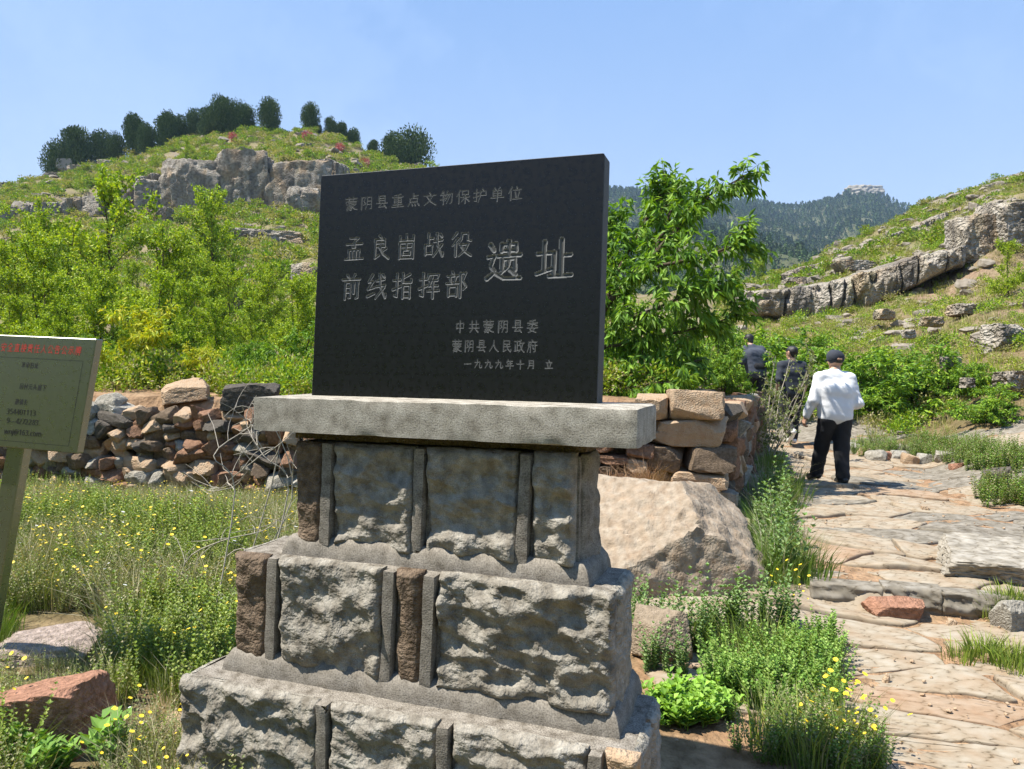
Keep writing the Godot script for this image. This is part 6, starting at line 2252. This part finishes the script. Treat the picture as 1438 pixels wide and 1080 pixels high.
	# shoes: upper and pale or dark sole
	for s in [["anl", "tol"], ["anr", "tor"]]:
		v = PackedVector3Array()
		idx = PackedInt32Array()
		var an: Vector3 = j[s[0]]
		var to: Vector3 = j[s[1]]
		var fd := (to - an)
		var down: Vector3 = Vector3(0, -1, 0) if not j.has(s[0] + "_down") else j[s[0] + "_down"]
		var heel: Vector3 = an + down * 0.045 - fd.normalized() * 0.045
		skin_field([[an, heel, 0.045, 0.042], [heel, to + down * 0.01, 0.042, 0.036], [an + fd * 0.3 + down * 0.02, to, 0.045, 0.034]], 0.009, 0.025, v, idx)
		part("shoe", smooth_mesh(v, idx), M[o["shoes"]], root)
	return root

func build_people() -> void:
	# each stands on the path, walking away
	var p1 := drop(4.02, -9.55)
	p1.y += 0.03
	person("person in a loose white shirt, dark cap and black trousers walking up the path", p1, 0.06, {
		"pelvis": Vector3(0, 0.86, 0), "chest": Vector3(0.0, 1.16, -0.03), "neck": Vector3(0.02, 1.41, -0.085), "head": Vector3(0.04, 1.515, -0.12), "look": Vector3(-0.12, -0.12, -1),
		"shl": Vector3(-0.185, 1.315, -0.05), "ell": Vector3(-0.275, 1.05, -0.01), "wrl": Vector3(-0.325, 0.835, -0.10),
		"shr": Vector3(0.195, 1.31, -0.05), "elr": Vector3(0.275, 1.01, 0.02), "wrr": Vector3(0.20, 0.94, -0.20),
		"hil": Vector3(-0.095, 0.80, 0), "knl": Vector3(-0.085, 0.47, -0.16), "anl": Vector3(-0.085, 0.10, -0.30), "tol": Vector3(-0.10, 0.035, -0.46),
		"hir": Vector3(0.095, 0.80, 0), "knr": Vector3(0.085, 0.45, 0.0), "anr": Vector3(0.09, 0.09, 0.06), "tor": Vector3(0.10, 0.035, -0.10),
	}, {"shirt": "white_cloth", "trousers": "black_cloth", "shoes": "shoe_black", "cap": "navy_cloth", "wide": 1.10, "hem": 0.0, "sleeve": 0.93, "hair_low": 0.03})
	var p2 := drop(4.92, -13.5)
	p2.y += 0.03
	person("person with short black hair in a navy top and white sneakers, one heel lifted", p2, 0.05, {
		"pelvis": Vector3(0, 0.92, 0), "chest": Vector3(0, 1.24, -0.04), "neck": Vector3(0.0, 1.46, -0.07), "head": Vector3(0.01, 1.585, -0.08), "look": Vector3(-0.6, 0.0, -1),
		"shl": Vector3(-0.185, 1.375, -0.04), "ell": Vector3(-0.255, 1.12, 0.03), "wrl": Vector3(-0.245, 0.90, -0.09),
		"shr": Vector3(0.185, 1.375, -0.04), "elr": Vector3(0.245, 1.11, 0.02), "wrr": Vector3(0.235, 0.88, -0.08),
		"hil": Vector3(-0.09, 0.86, 0), "knl": Vector3(-0.135, 0.48, -0.03), "anl": Vector3(-0.10, 0.22, 0.26), "tol": Vector3(-0.11, 0.07, 0.17), "anl_down": Vector3(0.0, -0.35, 0.93),
		"hir": Vector3(0.09, 0.86, 0), "knr": Vector3(0.065, 0.48, -0.06), "anr": Vector3(0.04, 0.09, -0.02), "tor": Vector3(0.045, 0.035, -0.18),
	}, {"shirt": "navy_cloth", "trousers": "black_cloth", "shoes": "shoe_white", "wide": 1.0, "hem": -0.0, "sleeve": 0.12, "hair_rough": 0.008})
	var p3 := drop(4.86, -15.3)
	p3.y += 0.03
	person("person in a slate blue jacket mostly hidden behind the thin shrub", p3, 0.25, {
		"pelvis": Vector3(0, 0.92, 0), "chest": Vector3(-0.02, 1.22, -0.09), "neck": Vector3(-0.03, 1.41, -0.18), "head": Vector3(-0.03, 1.51, -0.25), "look": Vector3(0.0, -0.4, -1),
		"shl": Vector3(-0.19, 1.33, -0.14), "ell": Vector3(-0.30, 1.10, -0.05), "wrl": Vector3(-0.34, 0.92, -0.22),
		"shr": Vector3(0.18, 1.33, -0.14), "elr": Vector3(0.27, 1.08, -0.06), "wrr": Vector3(0.24, 0.88, -0.20),
		"hil": Vector3(-0.09, 0.86, 0), "knl": Vector3(-0.09, 0.50, -0.22), "anl": Vector3(-0.09, 0.12, -0.26), "tol": Vector3(-0.09, 0.05, -0.42),
		"hir": Vector3(0.09, 0.86, 0), "knr": Vector3(0.09, 0.47, 0.03), "anr": Vector3(0.09, 0.10, 0.20), "tor": Vector3(0.09, 0.035, 0.05),
	}, {"shirt": "slate_cloth", "trousers": "black_cloth", "shoes": "shoe_black", "wide": 1.08, "hem": -0.05, "sleeve": 0.95})

# ---------------------------------------------------------------- grass, weeds and flowers near the viewer
func weed_mesh(rng: RandomNumberGenerator, stems: int, tall: float, leaf: float, palette: Array, whorl := 9, splay := 0.5) -> ArrayMesh:
	# upright stems with pairs of small leaves
	var v := PackedVector3Array()
	var col := PackedColorArray()
	for s in stems:
		var a := rng.randf() * TAU
		var out := Vector3(cos(a), 0, sin(a)) * splay * rng.randf()
		var h := tall * rng.randf_range(0.55, 1.1)
		var p := Vector3(cos(a), 0, sin(a)) * 0.05 * rng.randf()
		var q := p + Vector3(0, h, 0) + out * h
		var sd := Vector3(-sin(a), 0, cos(a)) * 0.0022
		var g: Color = palette[0]
		v.append_array([p - sd, q, p + sd])
		col.append_array([g, g, g])
		for k in whorl:
			var t := (k + 1.0) / whorl
			var b := p.lerp(q, t) + out * 0.04 * sin(t * PI)
			for side in 2:
				var la := k * 1.57 + side * PI + rng.randf() * 0.5
				var d := Vector3(cos(la), 0.35 + 0.5 * t, sin(la)).normalized()
				var c: Color = palette[rng.randi() % palette.size()]
				var f := rng.randf_range(0.8, 1.25)
				add_leaf(v, col, b, d, d.cross(Vector3.UP).normalized(), leaf * rng.randf_range(0.6, 1.1) * (1.15 - 0.45 * t), leaf * 0.27, Color(c.r * f, c.g * f, c.b * f))
	return raw_mesh(v, PackedInt32Array(), col)

func flower_mesh(rng: RandomNumberGenerator, heads: int, tall: float, petal: Color, size: float) -> ArrayMesh:
	var v := PackedVector3Array()
	var col := PackedColorArray()
	for s in heads:
		var a := rng.randf() * TAU
		var h := tall * rng.randf_range(0.65, 1.15)
		var q := Vector3(cos(a) * 0.07 * rng.randf(), h, sin(a) * 0.07 * rng.randf()) + Vector3(cos(a), 0, sin(a)) * h * 0.25 * rng.randf()
		var sd := Vector3(-sin(a), 0, cos(a)) * 0.0016
		var g := Color(0.12, 0.19, 0.04)
		v.append_array([-sd, q, sd])
		col.append_array([g, g, g])
		var n := (Vector3(0, 1, 0) + random_dir(rng) * 0.5).normalized()
		var u := n.cross(Vector3.RIGHT).normalized()
		var w := n.cross(u)
		var r := size * rng.randf_range(0.7, 1.15)
		for k in 9:
			var b0 := TAU * k / 9.0
			var b1 := b0 + TAU / 9.0 * 0.95
			var f := rng.randf_range(0.85, 1.1)
			var c := Color(petal.r * f, petal.g * f, petal.b * f)
			v.append_array([q, q + (u * cos(b0) + w * sin(b0)) * r + n * r * 0.2, q + (u * cos(b1) + w * sin(b1)) * r + n * r * 0.2])
			col.append_array([c, c, c])
	return raw_mesh(v, PackedInt32Array(), col)

func turned(rng: RandomNumberGenerator, s: float, at: Vector3, tilt := 0.12) -> Transform3D:
	return Transform3D(Basis(Vector3.UP, rng.randf() * TAU).rotated(Vector3(rng.randfn(), 0, rng.randfn()).normalized(), rng.randfn() * tilt).scaled(Vector3(s, s, s)), at)

func in_plinth(x: float, z: float, margin := 0.0) -> bool:
	var q := Vector3(x, 0, z) - Vector3(SLAB_LEFT.x, 0, SLAB_LEFT.z)
	var s := q.dot(ALONG)
	var n := q.dot(FACING)
	return s > -0.30 - margin and s < 1.44 + margin and n > -0.55 - margin and n < 0.45 + margin

func build_meadow() -> void:
	var rng := RandomNumberGenerator.new()
	rng.seed = 808
	var green := [Color(0.17, 0.25, 0.032), Color(0.24, 0.32, 0.045), Color(0.11, 0.175, 0.025), Color(0.30, 0.35, 0.08)]
	var dusty := [Color(0.20, 0.24, 0.09), Color(0.26, 0.27, 0.13), Color(0.16, 0.20, 0.06), Color(0.34, 0.30, 0.18)]
	var tufts := [tuft_mesh(rng, 34, 0.30, 0.09, 0.45, green + [Color(0.30, 0.36, 0.09)], 0.0028), tuft_mesh(rng, 30, 0.36, 0.10, 0.5, green + dusty, 0.0026), tuft_mesh(rng, 24, 0.38, 0.10, 0.7, dusty + [Color(0.50, 0.44, 0.28), Color(0.42, 0.36, 0.22)], 0.0020)]
	var weeds := [weed_mesh(rng, 8, 0.34, 0.032, green + [dusty[0]], 12), weed_mesh(rng, 8, 0.30, 0.026, dusty + [green[1]], 12), weed_mesh(rng, 9, 0.38, 0.036, green, 13)]
	var yellow := flower_mesh(rng, 4, 0.37, Color(0.78, 0.56, 0.02), 0.0135)
	var yellow_small := flower_mesh(rng, 7, 0.36, Color(0.70, 0.50, 0.02), 0.009)
	var white := flower_mesh(rng, 4, 0.34, Color(0.72, 0.72, 0.70), 0.015)
	var stem := tuft_mesh(rng, 9, 0.55, 0.10, 0.8, [Color(0.52, 0.47, 0.33), Color(0.44, 0.40, 0.24), Color(0.30, 0.30, 0.14)], 0.0016)
	var stems := []
	var gt := [[], [], []]
	var wt := [[], [], []]
	var yt := []
	var yst := []
	var wh := []
	for k in 18500:
		var d := sqrt(rng.randf_range(2.2 * 2.2, 8.4 * 8.4))
		var px := rng.randf_range(-260.0, 760.0)
		var x := (px - 719.0) / FOCAL * d
		if in_plinth(x, -d, 0.02) or terrace(x, -d) > -0.05:
			continue
		var c := noise.get_noise_2d(x * 26.0, d * 26.0)
		var e := noise_b.get_noise_2d(x * 12.0 + 70.0, d * 12.0)
		# bare red earth by the plinth's left foot
		if d < 3.7 and px > 30.0 and px < 330.0 and c > -0.10:
			continue
		var y := ground_y(x, -d)
		var s := rng.randf_range(0.5, 1.1) * (0.75 + 0.2 * smoothstep(3.0, 4.5, d)) * (1.0 - 0.45 * smoothstep(6.2, 7.8, d))
		# the flat stone in the grass lies open to view
		if px < 150.0:
			var row := 510.0 + FOCAL * (1.6 - y) / d
			if row > 872.0 and row < 935.0:
				continue
			if row >= 935.0 and row < 1015.0:
				s *= 0.42
		if rng.randf() < 0.05:
			stems.append(turned(rng, s, Vector3(x, y, -d), 0.25))
		var r := rng.randf()
		if r < 0.58:
			gt[2 if e + rng.randf_range(-0.35, 0.35) > 0.15 else (1 if e + rng.randf_range(-0.3, 0.3) > -0.1 else 0)].append(turned(rng, s, Vector3(x, y, -d)))
		elif r < 0.86:
			wt[(1 if e > -0.1 else (0 if c > 0.0 else 2))].append(turned(rng, s, Vector3(x, y, -d)))
		elif r < 0.925:
			if noise.get_noise_2d(x * 22.0 + 300.0, d * 22.0) + rng.randf() * 0.35 > 0.12:
				(yt if d < 6.2 else yst).append(turned(rng, s, Vector3(x, y, -d)))
		elif r < 0.958:
			if d > 5.0 and noise.get_noise_2d(x * 18.0 + 100.0, d * 18.0) + rng.randf() * 0.3 > 0.05:
				yst.append(turned(rng, s * 1.1, Vector3(x, y, -d)))
		elif r < 0.962:
			wh.append(turned(rng, s, Vector3(x, y, -d)))
	for k in 3:
		tag(scatter("meadow_grass", tufts[k], M["grass_leaf"], gt[k], self), ["fresh green grass of the meadow beside the plinth", "long mixed grass of the meadow beside the plinth", "dry thin grass of the meadow beside the plinth"][k], "grass", "", "stuff")
		tag(scatter("meadow_weeds", weeds[k], M["grass_leaf"], wt[k], self), ["small-leaved green weeds of the meadow", "dusty grey-green weeds of the meadow", "taller green weeds of the meadow"][k], "weeds", "", "stuff")
	tag(scatter("dry_stems", stem, M["grass_leaf"], stems, self), "thin straw-coloured dead stems standing in the meadow", "grass", "", "stuff")
	tag(scatter("yellow_wildflowers", yellow, M["petal"], yt, self), "yellow daisy-like wildflowers scattered through the meadow", "flowers", "", "stuff")
	tag(scatter("yellow_wildflowers", yellow_small, M["petal"], yst, self), "mass of small yellow flowers below the rubble wall", "flowers", "", "stuff")
	tag(scatter("white_wildflowers", white, M["petal"], wh, self), "few white wildflowers near the plinth", "flowers", "", "stuff")
	# --- clumps right of the plinth and along the path
	var lush := [Color(0.14, 0.27, 0.04), Color(0.20, 0.34, 0.06), Color(0.27, 0.39, 0.09), Color(0.11, 0.21, 0.03)]
	var herb := [weed_mesh(rng, 13, 0.28, 0.036, lush, 11, 0.55), weed_mesh(rng, 12, 0.30, 0.030, lush + dusty, 12, 0.45)]
	var tall_weed := weed_mesh(rng, 5, 0.42, 0.050, [Color(0.16, 0.27, 0.08), Color(0.24, 0.33, 0.13), Color(0.12, 0.20, 0.05)], 10, 0.25)
	clump(rng, "weed_clump", "large bushy clump of grey-green weeds beside the path", herb[0], [[1095, 955, 58, 34, 62], [1138, 925, 36, 34, 34], [1030, 962, 28, 10, 16], [1150, 968, 34, 20, 20], [1090, 930, 95, 60, 16]], 0.78)
	clump(rng, "weed_clump", "weed clump with yellow flowers at the near edge of the path", herb[1], [[1130, 1045, 46, 22, 34], [1195, 1078, 50, 10, 16], [1115, 1015, 34, 12, 15], [1130, 1040, 100, 40, 12]], 0.68)
	clump(rng, "grass_clump", "thin wispy grass growing through the weeds beside the path", tufts[1], [[1100, 950, 80, 50, 26], [1140, 1050, 90, 30, 22], [1010, 900, 50, 16, 10]], 0.9)
	clump(rng, "weed_clump", "bright green broad-leaved clump right beside the plinth", weed_mesh(rng, 10, 0.17, 0.06, [Color(0.20, 0.37, 0.04), Color(0.26, 0.43, 0.06), Color(0.16, 0.31, 0.04)], 5, 0.9), [[965, 992, 38, 20, 36]], 0.9)
	clump(rng, "tall_weeds", "upright leafy weeds growing against the front of the large boulder", tall_weed, [[912, 872, 24, 6, 9], [1000, 888, 36, 10, 13], [950, 886, 24, 8, 5], [1045, 882, 24, 10, 12], [1092, 872, 26, 12, 13]], 0.78)
	clump(rng, "tall_weeds", "weeds at the foot of the small brown boulder", tall_weed, [[912, 930, 18, 6, 8], [950, 935, 18, 6, 7], [985, 900, 16, 10, 9]], 0.6)
	var verge := tuft_mesh(rng, 40, 0.32, 0.15, 0.55, [Color(0.10, 0.19, 0.025), Color(0.15, 0.25, 0.04), Color(0.20, 0.27, 0.07)], 0.0032)
	clump(rng, "tall_grass", "tall dark green grass growing along the foot of the terrace wall by the path", verge, [[1075, 720, 20, 46, 46], [1090, 770, 22, 40, 40], [1105, 690, 16, 30, 30], [1082, 650, 10, 18, 18], [1070, 800, 34, 26, 20], [1120, 800, 20, 24, 16]], 1.0)
	clump(rng, "tall_weeds", "dark leafy weeds mixed into the tall grass along the terrace wall", tall_weed, [[1078, 730, 18, 44, 16], [1092, 780, 22, 36, 14], [1100, 690, 14, 26, 9]], 1.1)
	var straw := tuft_mesh(rng, 16, 0.55, 0.08, 0.9, [Color(0.50, 0.46, 0.34), Color(0.42, 0.38, 0.26)], 0.0016)
	clump(rng, "dry_stalks", "thin dry grass stalks leaning out over the path beside the boulder", straw, [[1100, 780, 22, 40, 16], [1080, 700, 14, 40, 10]], 0.9)
	clump(rng, "grass_tuft", "small green tufts growing in the cracks at the outer edge of the path", tuft_mesh(rng, 30, 0.16, 0.08, 0.5, green, 0.003), [[1385, 910, 18, 5, 8], [1425, 920, 16, 14, 14], [1350, 915, 10, 4, 3], [1395, 845, 22, 8, 10], [1430, 835, 16, 6, 8]], 1.0)
	clump(rng, "grass_tuft", "small green plants beside the plinth's right foot", herb[0], [[1018, 985, 10, 5, 3], [1022, 1000, 8, 4, 2]], 0.35)
	clump(rng, "weed_verge", "low mixed weeds behind the row of loose rocks", herb[1], [[1260, 622, 70, 10, 70], [1340, 628, 60, 14, 70], [1400, 640, 50, 18, 60], [1410, 690, 40, 12, 30]], 1.1)
	clump(rng, "flower_patch", "yellow flowers growing in the weed clump at the near path edge", yellow, [[1165, 1045, 40, 22, 13], [1215, 1075, 34, 10, 7], [1100, 850, 30, 10, 5]], 0.9)
	clump(rng, "dry_grass_bunch", "bunch of rusty dead grass lying between the wall and the boulder", tuft_mesh(rng, 60, 0.34, 0.16, 1.1, [Color(0.34, 0.19, 0.10), Color(0.42, 0.27, 0.15), Color(0.28, 0.15, 0.08)], 0.0022), [[875, 690, 28, 12, 9], [905, 672, 20, 10, 6]], 0.9, 0.35, 6.6)
	# --- broad weeds at the near left corner
	var broad := weed_mesh(rng, 7, 0.20, 0.11, [Color(0.16, 0.31, 0.05), Color(0.22, 0.38, 0.07)], 4, 0.8)
	clump(rng, "broad_leaf_weed", "broad-leaved weed in front of the reddish rock", broad, [[30, 1075, 40, 6, 4], [90, 1085, 30, 6, 3], [150, 1060, 20, 8, 2]], 0.8)
	clump(rng, "grass_clump", "thick green grass clump at the foot of the notice board post", verge, [[-10, 880, 14, 16, 16]], 0.8)
	# --- bare brambles by the plinth's left side
	for q in [[[330, 690], [300, 640], [350, 600], [400, 560]], [[405, 690], [370, 640], [345, 590], [365, 548]], [[260, 790], [310, 760], [370, 745], [402, 720]], [[300, 800], [340, 770], [385, 800], [400, 790]], [[390, 640], [340, 660], [300, 690], [262, 672]], [[250, 880], [300, 850], [335, 835], [352, 815]], [[410, 700], [385, 600], [340, 570], [310, 590]]]:
		bramble(rng, q)
	# --- litter: small chips of stone and dead stalks on the bare ground
	var chip := broken(rng, Vector3(1, 0.5, 0.8), 1, 0.3, 0.05, 5)
	var chips := []
	var sticks := []
	for k in 2600:
		var d := sqrt(rng.randf_range(2.4 * 2.4, 12.0 * 12.0))
		var px := rng.randf_range(880.0, 1520.0)
		var x := (px - 719.0) / FOCAL * d
		if in_plinth(x, -d, 0.03) or terrace(x, -d) > -0.3:
			continue
		if noise.get_noise_2d(x * 30.0, d * 30.0) < rng.randf_range(-0.3, 0.5):
			continue
		var s := rng.randf_range(0.006, 0.03)
		if rng.randf() < 0.7:
			chips.append(turned(rng, s, drop(x, -d) + Vector3(0, 0.025, 0), 0.3))
		else:
			sticks.append(turned(rng, rng.randf_range(0.4, 1.0), drop(x, -d) + Vector3(0, 0.035, 0), 0.12))
	tag(scatter("stone_chips", chip, M["stone_tan"], chips, self), "small stone chips strewn over the path", "gravel", "", "stuff")
	var sv := PackedVector3Array()
	var si := PackedInt32Array()
	tube(PackedVector3Array([Vector3(-0.06, 0, 0), Vector3(0, 0.004, 0.01), Vector3(0.06, 0, 0)]), PackedFloat32Array([0.002, 0.0025, 0.0015]), 4, sv, si)
	tag(scatter("dead_stalks", smooth_mesh(sv, si), M["bark"], sticks, self), "short dead stalks strewn over the path", "litter", "", "stuff")

# patches: [column, row, half width, half height in photograph pixels, how many plants]
func clump(rng: RandomNumberGenerator, called: String, label: String, mesh: ArrayMesh, patches: Array, size: float, lift := 0.0, depth := 0.0) -> void:
	var places := []
	for p in patches:
		for k in p[4]:
			var a := rng.randf() * TAU
			var r := sqrt(rng.randf())
			var px: float = p[0] + cos(a) * r * p[2]
			var py: float = p[1] + sin(a) * r * p[3] + 14.0
			var at := on_ground(px, py)
			if depth > 0.0:
				at = at_depth(px, py, depth + rng.randf_range(-0.15, 0.15))
			if in_plinth(at.x, at.z, 0.03):
				continue
			places.append(turned(rng, size * rng.randf_range(0.6, 1.15), at))
	var st := SurfaceTool.new()
	var root: Vector3 = places[0].origin
	for t in places:
		st.append_from(mesh, 0, Transform3D(t.basis, t.origin - root))
	var o := part(called, st.commit(), M["petal"] if called == "flower_patch" else M["grass_leaf"], self, root)
	tag(o, label, "flowers" if called == "flower_patch" else ("grass" if called.contains("grass") or called.contains("stalks") else "weeds"), "", "stuff")

var brambles := 0
func bramble(rng: RandomNumberGenerator, line: Array) -> void:
	var pts := PackedVector3Array()
	var d0 := 4.5 + brambles * 0.12
	for i in line.size():
		pts.append(at_depth(line[i][0], line[i][1], d0 + rng.randf_range(-0.12, 0.12)))
	var foot := drop(pts[0].x + rng.randf_range(-0.35, 0.05), pts[0].z + rng.randf_range(-0.1, 0.25), 0.02)
	pts.insert(0, foot)
	for k in pts.size():
		pts[k] -= foot
	var fine := PackedVector3Array()
	for i in pts.size() - 1:
		for j in 4:
			var a := pts[maxi(i - 1, 0)]
			var d := pts[mini(i + 2, pts.size() - 1)]
			fine.append(pts[i].cubic_interpolate(pts[i + 1], a, d, j / 4.0))
	var v := PackedVector3Array()
	var idx := PackedInt32Array()
	var radii := PackedFloat32Array()
	for i in fine.size():
		radii.append(lerpf(0.0048, 0.002, i / float(fine.size())))
	tube(fine, radii, 5, v, idx)
	for k in 12:
		var i := rng.randi_range(3, fine.size() - 2)
		var e := fine[i] + (random_dir(rng) + Vector3(0, 0.3, 0)).normalized() * rng.randf_range(0.12, 0.34)
		tube(bent(rng, fine[i], e, 4, 0.03), PackedFloat32Array([0.0026, 0.0023, 0.002, 0.0016, 0.001]), 4, v, idx)
	var o := part("bramble_cane", smooth_mesh(v, idx), M["dry_wood"], self, foot)
	tag(o, "bare grey bramble cane arching over the grass left of the plinth", "bramble", "bare bramble canes")
	brambles += 1
